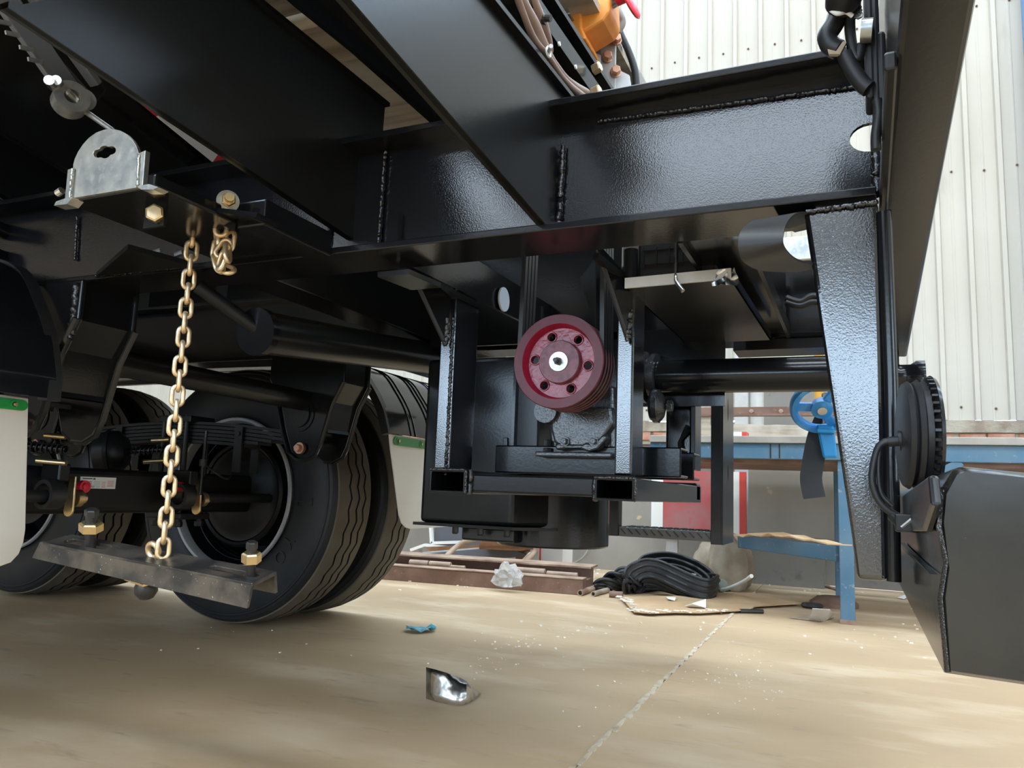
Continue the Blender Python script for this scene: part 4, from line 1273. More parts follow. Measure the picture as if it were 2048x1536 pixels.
tail = thing('chain', 'short bunched tail of yellow chain beside the top of the long one', 'chain', at(448, 545, Y=.98))
pts = [((442, 452), (0, 0, 1)), ((434, 477), (-.25, 0, 1)), ((437, 499), (.1, 0, 1)), ((444, 520), (.25, .1, 1)), ((437, 527), (-.4, 0, 1)), ((459, 482), (.1, 0, 1)), ((455, 505), (-.3, .2, 1)), ((447, 497), (.5, .3, 1)), ((452, 538), (1, 0, -.45))]
for i, (p, u) in enumerate(pts):
    o = lk.copy()
    COL.objects.link(o)
    o.parent = tail
    oriented(o, at(*p, Y=.975 + .008 * (i % 3)), u, .7 + (PI / 2 if i % 2 else 0) + .2 * i, tail)

# ---- slotted bar hanging on the chain
e0, e1 = at(88, 1083, Y=1.0), at(540, 1170, Y=1.0)
hb = thing('hoist_bar', 'worn black slotted channel bar with two bolts hanging level with the tyres', 'bar', c1 + V((0, 0, -.02)))
d = (e1 - e0).normalized()
s = (V((0, 1, 0)) - d * d.y).normalized()
u = s.cross(d) if s.cross(d).z > 0 else d.cross(s)
mid = at(305, 1112, Y=1.0)
rl_ = math.radians(15)
s, u = (s * math.cos(rl_) + u * math.sin(rl_)), (u * math.cos(rl_) - s * math.sin(rl_))
L = (e1 - e0).length * .915
B = lambda a, b, c: mid + d * a + s * b + u * c
tw = .028


def pl_(a, b, c):
    return tuple(B(a, b, c))


def slot(ca, la, r):
    o = [pl_(ca + la + r * math.cos(t), r * math.sin(t), 0) for t in [-PI / 2 + PI * k / 8 for k in range(9)]]
    return o + [pl_(ca - la + r * math.cos(t), r * math.sin(t), 0) for t in [PI / 2 + PI * k / 8 for k in range(9)]]


outer = [pl_(-L / 2, -tw, 0), pl_(L / 2, -tw, 0), pl_(L / 2, tw * .9, 0), pl_(L / 2 - .02, tw, 0), pl_(-L / 2 + .03, tw, 0), pl_(-L / 2, tw * .6, 0)]
top = M().prism([outer, slot(-L / 2 + .085, .045, .011), slot(L / 2 - .065, .045, .008)], u * -.007)
top.build('top_plate', 'bar', hb, bevel=0.0012)
fr = [pl_(-L / 2 - .008, -tw + .001, .0), pl_(-L / 2 - .022, -tw - .008, -.030), pl_(L / 2 - .006, -tw - .008, -.040), pl_(L / 2, -tw + .001, 0)]
M().prism([fr], s * .006).build('front_flange', 'bar', hb, bevel=0.0012)
M().prism([[pl_(-L / 2, tw - .006, -.001), pl_(L / 2, tw - .006, -.001), pl_(L / 2, tw - .006, -.036), pl_(-L / 2, tw - .006, -.032)]], s * .006).build('rear_flange', 'bar', hb)
for a, nm in ((-L / 2 + .092, 'l'), (L / 2 - .028, 'r')):
    base = B(a, 0, 0)
    axs = (u * .9 + d * (.16 if nm == 'l' else .1)).normalized()
    k = M()
    r = .0105 if nm == 'l' else .008
    k.cyl(base - axs * .012, base + axs * (.062 if nm == 'l' else .05), r * .92, n=16, mi=0)
    k.hexa(base + axs * (.056 if nm == 'l' else .044), axs, r * 1.15, .012, mi=0)
    o = k.build('stud', ['dark_steel'], hb, smooth=30)
    M().hexa(base + axs * (.027 if nm == 'l' else .022), axs, r * 1.95, .016).build('nut', 'zinc', o)
M().tube([B(.003, 0, .010) + d * (.0125 * math.cos(t)) + u * (.0125 * math.sin(t)) for t in [2 * PI * k / 24 for k in range(24)]], .0052, 8, closed=True).build('eye_ring', 'chain', hb, smooth=60)
M().prism([[pl_(-.05, -.02, -.040), pl_(.0, -.024, -.043), pl_(.015, .01, -.042), pl_(-.03, .015, -.040)]], u * -.004).build('lock_washer', 'zinc', hb)
M().lathe([(0, 0), (.014, 0), (.019, .008), (.019, .020), (.012, .03), (0, .032)], B(-.012, -.008, -.044), u * -1, 20).build('lower_knob', 'dark_steel', hb, smooth=40)

# ---- galvanised half-round bracket
YB = .785
hb2 = thing('winch_bracket', 'shiny galvanised half-round bracket plate with a cross-shaped keyhole', 'bracket', at(210, 400, Y=YB))
ou = [at(px, py, Y=YB) for px, py in ((146, 396), (146, 330), (149, 318), (156, 303), (166, 288), (178, 275), (192, 265), (208, 259), (224, 257), (240, 261), (254, 269), (265, 280), (273, 293), (278, 308), (281, 330), (279, 374))]
kh = []
for a, r1, r2 in ((0, 24, 9),):
    ctr = (209, 304)
    for k in range(40):
        t = 2 * PI * k / 40
        ca, sa = abs(math.cos(t)), abs(math.sin(t))
        long_ = 12.5                                   # round middle joined with a rounded slot
        disc = 15 * 15 * ca * ca - (15 * 15 - 8 * 8)
        if disc > 0:
            long_ = max(long_, 15 * ca + math.sqrt(disc))
        elif sa < .9 and 8 / max(sa, .01) <= 15 / max(ca, .01):
            long_ = max(long_, 8 / sa)
        x, y = long_ * math.cos(t), long_ * math.sin(t)
        rot = -.24
        kh.append(at(ctr[0] + x * math.cos(rot) - y * math.sin(rot), ctr[1] + x * math.sin(rot) + y * math.cos(rot), Y=YB))
M().prism([ou, kh], (0, .006, 0)).build('face_plate', 'galv', hb2, bevel=0.001)
M().prism([[at(px, py, Y=YB - .003) for px, py in ((135, 339), (147, 335), (143, 395), (129, 401))]], (0, .009, 0)).build('side_lug', 'galv', hb2, bevel=0.001)
M().prism([[at(px, py, Y=YB - .003) for px, py in ((277, 306), (291, 300), (285, 372), (272, 374))]], (0, .009, 0)).build('side_lug', 'galv', hb2, bevel=0.001)
weld(at(146, 338, Y=YB - .003), at(140, 396, Y=YB - .003), .0028, hb2)
weld(at(279, 308, Y=YB - .003), at(276, 372, Y=YB - .003), .003, hb2)
for cc in kids(hb2):
    if cc.name.startswith('weld'):
        cc.data.materials[0] = K['galv']
M().prism([[at(px, py, Y=YB - .004) for px, py in ((108, 411), (112, 403), (132, 396), (146, 394), (134, 408))]], (0, .02, 0)).build('foot_tab', 'galv', hb2)
M().prism([[at(px, py, Y=YB - .004) for px, py in ((272, 372), (298, 368), (316, 374), (306, 379), (282, 379))]], (0, .02, 0)).build('foot_tab', 'galv', hb2)
u = at(115, 387, Y=YB)
M().cyl(u, u + V((.01, 0, .004)), .006, n=10).build('bracket_bolt', 'steel', hb2)

# ---- lashing strap rail with ring clamp and pull wire
sr = thing('strap_rail', 'grey slotted strap rail with a shiny ring clamp in the upper left corner', 'strap rail', at(130, 200, X=-1.16))
XR = -1.16
A, Bq = at(-60, -70, X=XR), at(128, 196, X=XR)
A2, B2 = at(-5, -70, X=XR), at(160, 172, X=XR)
M().prism([[A, Bq, B2, A2]], (-.01, 0, 0)).build('rail_plate', 'railgrey', sr, bevel=0.002)
M().bar(lerp(A2, B2, 0) + V((.012, 0, .012)), B2 + V((.012, .02, .01)), .02, .012).build('rail_edge', 'railgrey', sr, bevel=0.002)
M().bar(at(-10, -40, X=XR - .02), at(200, 192, X=XR - .02), .012, .03).build('rail_edge', 'plastic', sr, bevel=0.002)
for px, py in ((8, 45), (53, 97), (70, 121), (25, 68)):
    M().bar(at(px - 14, py - 3, X=XR + .003), at(px + 14, py + 3, X=XR + .003), .0035, .006).build('rail_slot', 'galv', sr)
cq = at(141, 200, X=XR + .012)
M().lathe([(.012, -.014), (.0265, -.014), (.0265, .014), (.012, .014)], cq, (.75, -.35, .1), 28, True).build('ring_clamp', 'galv', sr, smooth=40)
M().bar(at(128, 182, X=XR + .014), at(152, 206, X=XR + .014), .02, .012).build('clamp_block', 'galv', sr, bevel=0.004)
M().cyl(at(120, 172, X=XR + .006), at(112, 160, X=XR + .02), .008, n=12).build('clamp_bolt', 'steel', sr)
M().cyl(at(106, 172, X=XR + .006), at(98, 160, X=XR + .02), .008, n=12).build('clamp_bolt', 'steel', sr)
M().lathe([(0, 0), (.018, 0), (.018, .004), (0, .004)], at(168, 200, X=XR), (.8, -.4, 0), 20).build('washer', 'galv', sr)
M().tube([at(158, 214, X=XR + .005), at(226, 262, Y=.80)], .0045, 8).build('pull_wire', 'galv', sr, smooth=60)

# ---- round lamp above the bumper
yl = 1.02
lc = (at(1795, 880, Y=yl) + at(1880, 880, Y=yl)) / 2
zc = (at(1845, 752, Y=yl).z + at(1845, 990, Y=yl).z) / 2
rl = (at(1845, 752, Y=yl).z - at(1845, 990, Y=yl).z) / 2 * .98
lx = at(1800, 880, Y=yl).x
lamp = thing('round_lamp', 'round black rear lamp seen edge-on above the bumper end', 'lamp', (lx + .03, yl, zc - rl))
yw = at(1880, 880, Y=yl).x - lx
M().lathe([(0, 0), (rl * .62, .0), (rl * .88, .003), (rl * .93, .008), (rl * .86, .012), (rl * .9, .013), (rl * .95, .018), (rl * .9, .020), (rl * .92, .026)], (lx, yl, zc), (1, .1, 0), 56).build('rubber_body', 'plastic', lamp, smooth=35)
fins = M()
for k in range(40):
    t = 2 * PI * k / 40
    dirv = V((-.1 * math.cos(t), math.cos(t), math.sin(t)))
    tt = V((0, -math.sin(t), math.cos(t)))
    p = V((lx + .0255, yl, zc)) + dirv * rl * .93
    fins.bar(p, p + V((.006, 0, 0)), .003, .009, side=tt)
fins.build('cooling_fins', 'paint_soft', lamp)
M().lathe([(rl * .80, .024), (rl * .99, .029), (rl * 1.02, .032), (rl * .98, .036), (rl * .5, .042), (0, .043)], (lx, yl, zc), (1, .1, 0), 56).build('lens_ring', 'paint', lamp, smooth=35)
cn = at(1806, 880, Y=yl - .01)
M().cyl(at(1815, 880, Y=yl), at(1797, 882, Y=yl), .012, n=16).cyl(at(1800, 882, Y=yl), at(1776, 884, Y=yl), .006, n=12).build('cable_gland', 'plastic', lamp, smooth=40)
M().tube(spline([at(1778, 883, Y=yl), at(1758, 893, Y=yl), at(1747, 930, Y=yl), at(1745, 965, Y=yl), at(1757, 1000, Y=yl), at(1778, 1022, Y=yl), at(1800, 1034, Y=yl)], 7), .0042, 8).build('cable', 'plastic', lamp, smooth=60)
M().tube(spline([at(1778, 880, Y=yl), at(1763, 887, Y=yl), at(1757, 930, Y=yl), at(1762, 985, Y=yl), at(1785, 1012, Y=yl)], 7), .0026, 8).build('cable', 'plastic', lamp, smooth=60)
u = at(1814, 1046, Y=.97)
M().box(tuple(u - V((.012, .01, .01))), tuple(u + V((.012, .01, .01)))).build('cable_plug', 'paint_soft', lamp, bevel=0.002)
M().tube([u + V((-.006, -.011, -.005)), u + V((.006, -.011, .006))], .002, 6).build('plug_clip', 'galv', lamp)
M().tube(spline([at(1826, 1060, Y=.97), at(1800, 1050, Y=.97), at(1782, 1035, Y=1.0)], 4), .004, 8).build('cable', 'plastic', lamp, smooth=60)

# ---- tail lamp cluster on the cross beam, top right
tl = thing('tail_lamp_cluster', 'black tail lamp housing with taped cables at the top right', 'lamp', at(1740, 200, Y=.95))
ys = .95
for (p, q, dep) in (((1726, -40), (1752, 193), .05), ((1740, -40), (1763, 205), .07), ((1752, 62), (1775, 204), .05)):
    A, Bq = at(*p, Y=ys), at(*q, Y=ys)
    M().box((A.x, ys, Bq.z), (Bq.x, ys + dep, A.z)).build('lamp_housing', 'plastic', tl, bevel=0.004)
M().cyl(at(1745, 60, Y=ys - .01), at(1722, 62, Y=ys - .01), .014, n=16).build('housing_collar', 'galv', tl, smooth=40)
for pts, r in (([(1690, -30), (1672, 40), (1655, 70), (1660, 90), (1678, 100)], .013), ([(1700, 20), (1700, 60), (1706, 100), (1716, 118), (1722, 90)], .007), ([(1690, 110), (1705, 140), (1725, 168), (1738, 178)], .011), ([(1754, 200), (1757, 230), (1752, 270), (1752, 300)], .0065)):
    M().tube(spline([at(*p, Y=ys) for p in pts], 6), r * .9, 10).build('cable', 'plastic', tl, smooth=60)
M().lathe([(0, 0), (.017, .0), (.021, .014), (.018, .03), (0, .034)], at(1679, 14, Y=ys - .02), (.3, -.8, .2), 20).build('cable_plug', 'plastic', tl, smooth=40)
M().tube(spline([at(1662, 20, Y=ys - .03), at(1675, 27, Y=ys - .035), at(1692, 24, Y=ys - .03), at(1705, 32, Y=ys - .025)], 4), .0028, 8).build('white_tie', 'white', tl, smooth=60)
hx = [at(1709 + 8 * i / 60, -12 + 46 * i / 60, Y=ys - .02) + V((.004 * math.cos(i), 0, .004 * math.sin(i))) for i in range(61)]
M().tube(hx, .0018, 5).build('coiled_sleeve', 'steel', tl, smooth=60)
M().prism([[at(px, py, Y=ys - .01) for px, py in ((1655, 98), (1672, 102), (1686, 82), (1693, 84), (1680, 108), (1658, 108))]], (0, .006, 0)).build('tape_end', 'sack', tl)

# ---- blue handwheel clamp and black rubber tail
hw = thing('handwheel', 'bright blue handwheel with spokes partly behind the speckled leg', 'handwheel', at(1640, 915, Y=2.35))
yh = 2.35
hc = at(1643, 814, Y=yh)
R1 = hc.x - at(1579, 814, Y=yh).x
ax_ = V((.12, -.76, -.62)).normalized()
a_, b_ = frame(ax_)
if abs(b_.z) < abs(a_.z):
    a_, b_ = b_, a_
ringp = [hc + (a_ * math.cos(t) + b_ * math.sin(t)) * R1 for t in [2 * PI * k / 40 for k in range(40)]]
M().lathe([(R1 * .74, -.008), (R1 * .80, -.016), (R1 * .93, -.016), (R1, -.006), (R1, .006), (R1 * .93, .016), (R1 * .80, .016), (R1 * .74, .008)], hc, ax_, 48, True).build('wheel_rim', 'bluebright', hw, smooth=50)
for k in range(3):
    t = 2 * PI * k / 3 + .45
    dv = a_ * math.cos(t) + b_ * math.sin(t)
    M().bar(hc + dv * R1 * .15, hc + dv * R1 * .85, .026, .014, side=ax_.cross(dv)).build('spoke', 'bluebright', hw, bevel=0.004)
M().lathe([(0, -.012), (R1 * .3, -.012), (R1 * .34, 0), (R1 * .34, .016), (R1 * .2, .02), (0, .02)], hc, ax_, 28).build('wheel_hub', 'bluebright', hw, smooth=40)
M().lathe([(.006, .02), (.013, .02), (.013, .024), (0, .024)], hc, ax_, 20).build('hub_washer', 'steel', hw)
st = [at(px, py, Y=yh + .01) for px, py in ((1632, 848), (1668, 850), (1674, 915), (1646, 916))]
M().prism([st], (0, .035, 0)).build('blue_stem', 'bluestrap', hw, bevel=0.006)
M().bar(at(1634, 862, Y=yh), at(1670, 864, Y=yh), .05, .012, side=(0, 1, 0)).build('stem_collar', 'bluestrap', hw, bevel=0.003)
M().cyl(at(1650, 870, Y=yh + .03), at(1650, 790, Y=yh + .16), .010, n=12).build('stem_rod', 'dark_steel', hw)
pth = spline([at(1650, 840, Y=2.43), at(1636, 875, Y=2.43), at(1626, 925, Y=2.42), at(1622, 960, Y=2.41), at(1629, 996, Y=2.40)], 6)
tag(M().ribbon(pth, (1, .2, -.05), .060, .006).build('rubber_tail', 'rubber', None, smooth=50), 'dark rubber strap tail hanging under the blue handwheel', 'rubber strap')

# ---- equipment above the beam: bolt plate, switch box, cable sleeves
YE = 1.62
pk = thing('mast_bracket', 'pale steel upright bracket plate with bronze hex bolts above the beam', 'bracket', at(1210, 190, Y=YE))
M().prism([[at(px, py, Y=YE) for px, py in ((1200, -30), (1232, -30), (1230, 195), (1198, 192), (1202, 150))]], (0, .008, 0)).build('bolt_plate', 'greysteel', pk, bevel=0.001)
M().cyl(at(1184, 220, Y=YE + .05), at(1188, -40, Y=YE + .05), .024, n=24).build('round_post', 'whitesteel', pk, smooth=40)
for px, py in ((1217, 56), (1231, 82), (1213, 117), (1230, 146)):
    q = at(px, py, Y=YE)
    M().cyl(q, q + V((.004, -.006, 0)), .013, n=18).hexa(q + V((.002, -.004, 0)), (.45, -.9, .02), .0115, .014).build('hex_bolt', 'copper', pk)
M().prism([[at(px, py, Y=YE + .02) for px, py in ((1230, 136), (1258, 150), (1264, 190), (1228, 205))]], (0, .008, 0)).build('web_gusset', 'whitesteel', pk)
M().prism([[at(px, py, Y=YE + .12) for px, py in ((1262, 110), (1300, 178), (1268, 192))]], (0, .008, 0)).build('web_gusset', 'greysteel', pk)
q = at(1186, 136, Y=YE - .03)
M().hexa(q, (.1, -.5, .8), .014, .018).build('hex_bolt', 'zinc', pk)
M().box(tuple(at(1186, 152, Y=YE - .02)), tuple(at(1198, 142, Y=YE - .02) + V((0, .03, 0)))).build('stop_block', 'plastic', pk)
tag(M().tube(spline([at(1226, 20, Y=YE + .05), at(1238, 60, Y=YE + .05), at(1260, 110, Y=YE + .05), at(1271, 150, Y=YE + .05), at(1273, 210, Y=YE + .05)], 6), .0085, 12).build('black_hose', 'plastic', None, smooth=60), 'black hose curving down right of the pale bolt plate', 'hose')
tag(M().tube(spline([at(1222, 8, Y=YE), at(1236, 25, Y=YE - .01), at(1243, 45, Y=YE), at(1234, 62, Y=YE)], 6), .0105, 12).build('grey_hose', mat('grey_hose_rubber', (.30, .29, .28), .5), None, smooth=60), 'short grey hose bent under the orange switch box', 'hose')

sb = thing('switch_box', 'orange cast switch box with round green sticker at the top of the photo', 'switch box', at(1165, 80, Y=1.50))
yb = 1.50
fc = [at(px, py, Y=yb) for px, py in ((1142, -60), (1216, -60), (1219, 22), (1206, 40), (1174, 60), (1166, 66), (1152, 60), (1143, 38))]
bk = [at(px, py, Y=yb - .001) for px, py in ((1134, -60), (1152, -60), (1158, 58), (1166, 80), (1152, 80), (1141, 64), (1138, 40))]
M().prism([fc], (0, .09, 0)).build('housing', 'orange', sb, bevel=0.008, seg=3)
M().prism([[at(px, py, Y=yb - .012) for px, py in ((1141, -60), (1157, -60), (1163, 54), (1172, 76), (1164, 80), (1151, 72), (1141, 52))]], (0, .10, 0)).build('flange_rim', 'orange', sb, bevel=0.005, seg=3)
M().prism([[at(px, py, Y=yb + .01) for px, py in ((1124, -60), (1142, -60), (1142, 48), (1158, 80), (1148, 84), (1136, 72), (1124, 40))]], (0, .07, 0)).build('rear_shell', 'hub', sb, bevel=0.006)
sc_ = at(1175, 7, Y=yb - .0015)
st = M().cyl(sc_, sc_ + V((0, .002, 0)), .0135, n=28).build('sticker', 'stickergreen', sb)
M().cyl(sc_ - V((0, .0008, 0)), sc_, .0105, n=24).build('sticker_field', 'stickerpale', st)
M().cyl(sc_ - V((0, .0014, 0)) + V((.001, 0, .001)), sc_ - V((.0, .0008, 0)) + V((.001, 0, .001)), .0048, n=6).build('sticker_centre', 'stickeryellow', st)
q = at(1213, 8, Y=yb + .03)
M().cyl(q, q + V((.022, -.004, .006)), .018, n=20).build('button_collar', 'steel', sb, smooth=40)
M().cyl(q + V((.016, -.003, .004)), q + V((.055, -.008, .010)), .0165, .018, n=24).build('button_stem', 'redplastic', sb, smooth=40)
q = at(1262, 8, Y=yb + .02)
M().lathe([(0, -.006), (.032, -.004), (.036, 0), (.032, .005), (0, .007)], q, (.9, -.15, .35), 28).build('mushroom_button', 'redplastic', sb, smooth=50)
tag(M().prism([[at(px, py, Y=1.46) for px, py in ((1085, -60), (1128, -60), (1128, 2), (1141, 27), (1118, 33), (1100, 14))]], (0, .03, 0)).build('mount_plate', 'galv', None, bevel=0.002), 'grey steel mounting plate left of the orange switch box', 'plate')

sl = thing('cable_sleeve', 'brown cable sleeve tied with white tie along the black member at the top', 'cable sleeve', at(1150, 190, X=-.455))
for pts, rs in (([(1025, -60, -.47), (1042, 0, -.47), (1066, 50, -.47), (1089, 98, -.47), (1106, 122, -.47), (1134, 160, -.47), (1170, 185, -.47), (1194, 196, -.47)], [.014, .016, .019, .016, .009, .011, .014, .009]),
                ([(1050, -60, -.472), (1064, 0, -.472), (1082, 45, -.472), (1096, 85, -.472), (1101, 106, -.472)], [.014, .016, .018, .013, .008]),
                ([(1030, -20, -.467), (1064, 70, -.467), (1096, 112, -.467), (1128, 160, -.467), (1166, 192, -.467), (1182, 200, -.467)], [.008, .009, .008, .01, .010, .008])):
    pp = spline([at(px, py, X=x) for px, py, x in pts], 5)
    rr_ = []
    for i in range(len(pp)):
        f = i / 5
        k = min(int(f), len(rs) - 2)
        rr_.append((rs[k] + (rs[k + 1] - rs[k]) * (f - k)) * .62)
    M().tube(pp, rr_, 12).build('sleeve', 'hose', sl, smooth=60)
q = at(1097, 104, X=-.455)
M().tube([q + V((0, .008 * math.cos(t), .008 * math.sin(t))) for t in [2 * PI * k / 12 for k in range(12)]], .0022, 6, closed=True).tube([q, at(1102, 92, X=-.435)], .0035, 8).build('white_tie', 'white', sl, smooth=60)

# ================================================================== ALONG THE BACK WALL
# ---- blue steel bench
YBN = 4.15
zt, zr, zl = at(1600, 873, Y=YBN).z, at(1600, 887, Y=YBN).z, at(1600, 919, Y=YBN).z
bench = thing('workbench', 'long blue steel workbench along the back wall with a grey slab top', 'workbench', (.6, 4.6, 0))
xl = at(1300, 905, Y=YBN).x
M().box((xl, YBN, zl), (3.2, YBN + .05, zr)).build('front_rail', 'blue', bench, bevel=0.004)
M().box((xl, YBN + 1.0, zl), (3.2, YBN + 1.05, zr)).build('rear_rail', 'blue', bench, bevel=0.004)
M().box((xl, YBN - .02, zr), (3.2, YBN + .16, zt)).build('top_slab', 'slab', bench, bevel=0.003)
M().box((xl, YBN + .17, zr), (3.2, YBN + 1.1, zt - .01)).build('top_board', 'wood', bench)
M().box((xl, YBN + .06, zl - .02), (3.2, YBN + .98, zr - .01)).build('under_board', 'rustbrown', bench)
lx0, lx1 = at(1681, 1248, Z=0), at(1711, 1248, Z=0)
M().box((lx0.x, lx0.y, .01), (lx1.x, lx0.y + .07, zl)).build('leg', 'blue', bench, bevel=0.004)
M().box((lx0.x - .002, lx0.y - .002, 0), (lx1.x + .002, lx0.y + .072, .022)).build('foot_rust', 'dusty_brown', bench)
q = at(1677, 1203, Z=0)
M().box((q.x - .015, q.y, 0), (q.x + .035, q.y + .05, zl)).build('leg', 'blue', bench, bevel=0.004)
q2 = at(1517, 1166, Z=0)
M().box((q2.x - .03, q2.y - .02, 0), (q2.x + .035, q2.y + .04, .36)).build('leg', 'blue', bench, bevel=0.004)
M().box((q2.x + .07, q2.y + .02, 0), (q2.x + .20, q2.y + .06, .34)).build('leg', 'dusty_brown', bench)
r0, r1 = at(1482, 1081, Z=.33), at(1680, 1106, Z=.33)
M().bar(V((r0.x, r0.y, .325)), V((r1.x, r1.y, .325)), .05, .075).build('lower_rail', 'blue', bench, bevel=0.004)
for x in (1.35, 2.9):
    M().box((x, YBN, 0), (x + .075, YBN + .07, zl)).build('leg', 'blue', bench, bevel=0.004)
p0, p1 = at(1882, 945, Y=YBN + .02), at(1922, 924, Y=YBN + .02)
M().bar(p0 - (p1 - p0) * 1.2, p1, .03, .04, side=(0, 1, 0)).build('brace', 'blue', bench, bevel=0.003)
# rail seams
for px in (1541, 1559):
    q = at(px, 900, Y=YBN)
    M().box((q.x - .003, YBN - .003, zl + .004), (q.x + .003, YBN + .001, zr - .004)).build('rail_seam', 'dark_steel', bench)

# ---- things on the bench
zb = zt - .01
a, b = at(1440, 867, Y=4.45), at(1640, 838, Y=4.45)
n_ = 14
m = M()
random.seed(4)
vs = []
for i in range(n_ + 1):
    x = a.x - .25 + (b.x - a.x + .25) * i / n_
    bot = zt - .01 + (.012 * max(0, math.sin(i * 1.3)) if i > 8 else 0)
    vs += [(x, 4.45, bot), (x, 4.45, zb + .098 + random.uniform(-.004, .004)), (x, 4.62, zb + .10), (x, 4.62, bot)]
m.add(vs, [(4 * i + q, 4 * i + (q + 1) % 4, 4 * i + 4 + (q + 1) % 4, 4 * i + 4 + q) for i in range(n_) for q in range(4)] + [(3, 2, 1, 0), tuple(range(4 * n_, 4 * n_ + 4))])
tag(m.build('timber_beam', 'wood', None), 'weathered grey timber beam lying on the blue bench seen through the handwheel', 'timber')
q = at(1500, 833, Y=4.75)
ang = thing('steel_angle', 'rusty brown steel angle with bolts lying behind the timber beam', 'steel angle', (q.x, 4.75, zb))
z1_, z0_ = at(1500, 814, Y=4.75).z, at(1500, 833, Y=4.75).z
M().box((a.x - .3, 4.75, z0_), (b.x + .3, 4.762, z1_)).box((a.x - .3, 4.70, z0_), (b.x + .3, 4.75, z0_ + .012)).build('angle_bar', 'rustbrown', ang)
M().box((a.x - .2, 4.72, zb), (a.x - .1, 4.82, z0_)).box((b.x + .1, 4.72, zb), (b.x + .2, 4.82, z0_)).build('packing_block', 'wood', ang)
for px in (1503, 1562):
    u = at(px, 823, Y=4.75)
    M().hexa(u, (0, -1, 0), .014, .012).build('bolt', 'dusty_brown', ang)
u = at(1470, 873, Y=4.3)
wb = thing('carton', 'small white carton with red end on the bench beside the ladder rail', 'carton', (u.x, 4.3, zt))
M().box((u.x - .08, 4.3, zb), (u.x + .035, 4.4, zb + .045)).build('carton_body', 'paper', wb)
M().box((u.x + .0355, 4.299, zb), (u.x + .06, 4.401, zb + .045)).build('red_end', 'redtrim', wb)
# cabinet
YC = 5.73
cx0, cx1, cz1 = at(1490, 700, Y=YC).x, at(1622, 700, Y=YC).x, at(1550, 655, Y=YC).z
cb = thing('cabinet', 'cream metal cabinet with a white label standing behind the bench', 'cabinet', (.0, YC, 0))
zc0 = at(1550, 775, Y=YC).z
M().box((cx0, YC + .015, zc0), (cx1 + .08, YC + .24, cz1)).build('cabinet_body', 'cream', cb, bevel=0.004)
M().box((cx0 + .03, YC, zc0 + .04), (cx1 - .004, YC + .014, cz1 - .03)).build('door', 'cream', cb, bevel=0.003)
M().box((cx1 + .004, YC, zc0 + .04), (cx1 + .075, YC + .014, cz1 - .03)).build('door', 'cream', cb, bevel=0.003)
M().box((cx0 + .02, YC + .02, 0), (cx1 + .06, YC + .23, zc0)).build('plinth', 'plaster', cb)
u, w = at(1564, 706, Y=YC), at(1588, 695, Y=YC)
M().box((u.x, YC - .002, u.z), (w.x, YC, w.z)).build('label_plate', 'white', cb)
tag(M().cyl((at(1514, 800, Y=5.15).x, 5.15, zb), (at(1514, 800, Y=5.15).x, 5.15, at(1514, 770, Y=5.15).z), .042, n=24).build('grey_canister', 'greysteel', None, smooth=40), 'grey cylinder standing on the bench in front of the cabinet plinth', 'canister')
M_ = at(1637, 700, Y=5.15)
tag(M().cyl((M_.x, 5.15, zb), (M_.x, 5.15, 2.0), .028, n=16).build('yellow_pipe', 'yellow', None, smooth=40), 'ochre yellow pipe standing on the bench right of the cream cabinet', 'pipe')
u0, u1 = at(1462, 700, Y=5.5).x, at(1489, 700, Y=5.5).x
lk2 = thing('locker', 'narrow beige locker with shelves left of the cream cabinet', 'locker', (u0, 5.8, 0))
M().box((u0, 5.68, 0), (u1, 5.93, 1.75)).build('locker_body', 'greysteel', lk2)
for z in (1.38, 1.5):
    M().box((u0 + .01, 5.67, z), (u1 - .01, 5.68, z + .025)).build('shelf_lip', 'cream', lk2)

# ---- red sign board, grey boards, cardboard strip under the bench
YR = 5.55
rb = thing('sign_board', 'red faced board in white frame leaning behind the ladder', 'sign board', at(1390, 1085, Y=YR))
bx = [at(px, 1000, Y=YR).x for px in (1303, 1326, 1466, 1479, 1492)]
zz0, zz1 = at(1400, 1078, Y=YR).z, zl - .02
M().box((bx[1], YR, zz0), (bx[2], YR + .02, zz1)).build('sign_face', 'boardred', rb)
M().box((bx[0], YR - .004, zz0), (bx[1], YR + .026, zz1)).build('frame_strip', 'paper', rb)
M().box((bx[2], YR - .004, zz0), (bx[3], YR + .026, zz1)).build('frame_strip', 'paper', rb)
M().box((bx[3], YR - .006, zz0), (bx[4], YR + .028, zz1)).build('red_edge', 'redtrim', rb)
M().box((bx[0] + .1, YR + .03, 0), (bx[1] + .1, YR + .06, zz1)).box((bx[3] - .1, YR + .03, 0), (bx[3] - .04, YR + .06, zz1)).build('stand_leg', 'greysteel', rb)
YGB = 5.45
g0, g1 = at(1497, 1070, Y=YGB), at(1705, 1085, Y=YGB)
tag(M().prism([[(g0.x, YGB, .36), (g1.x + .4, YGB, .33), (g1.x + .4, YGB, zl), (g0.x, YGB, zl)]], (0, .018, 0)).build('fibre_board', 'greyboard', None), 'grey scuffed board leaning upright under the blue bench', 'board')
c_ = []
random.seed(9)
for i in range(15):
    t = i / 14
    p = lerp(at(1484, 1074, Z=.37), at(1680, 1096, Z=.37), t)
    c_.append(p + V((0, -.03, .012 + .02 * math.sin(PI * t) + random.uniform(-.004, .008))))
tag(M().ribbon(c_, (0, 1, 0), .14, .006).build('cardboard_strip', 'cardboard', None), 'bent brown cardboard strip lying on the lower blue rail', 'cardboard')
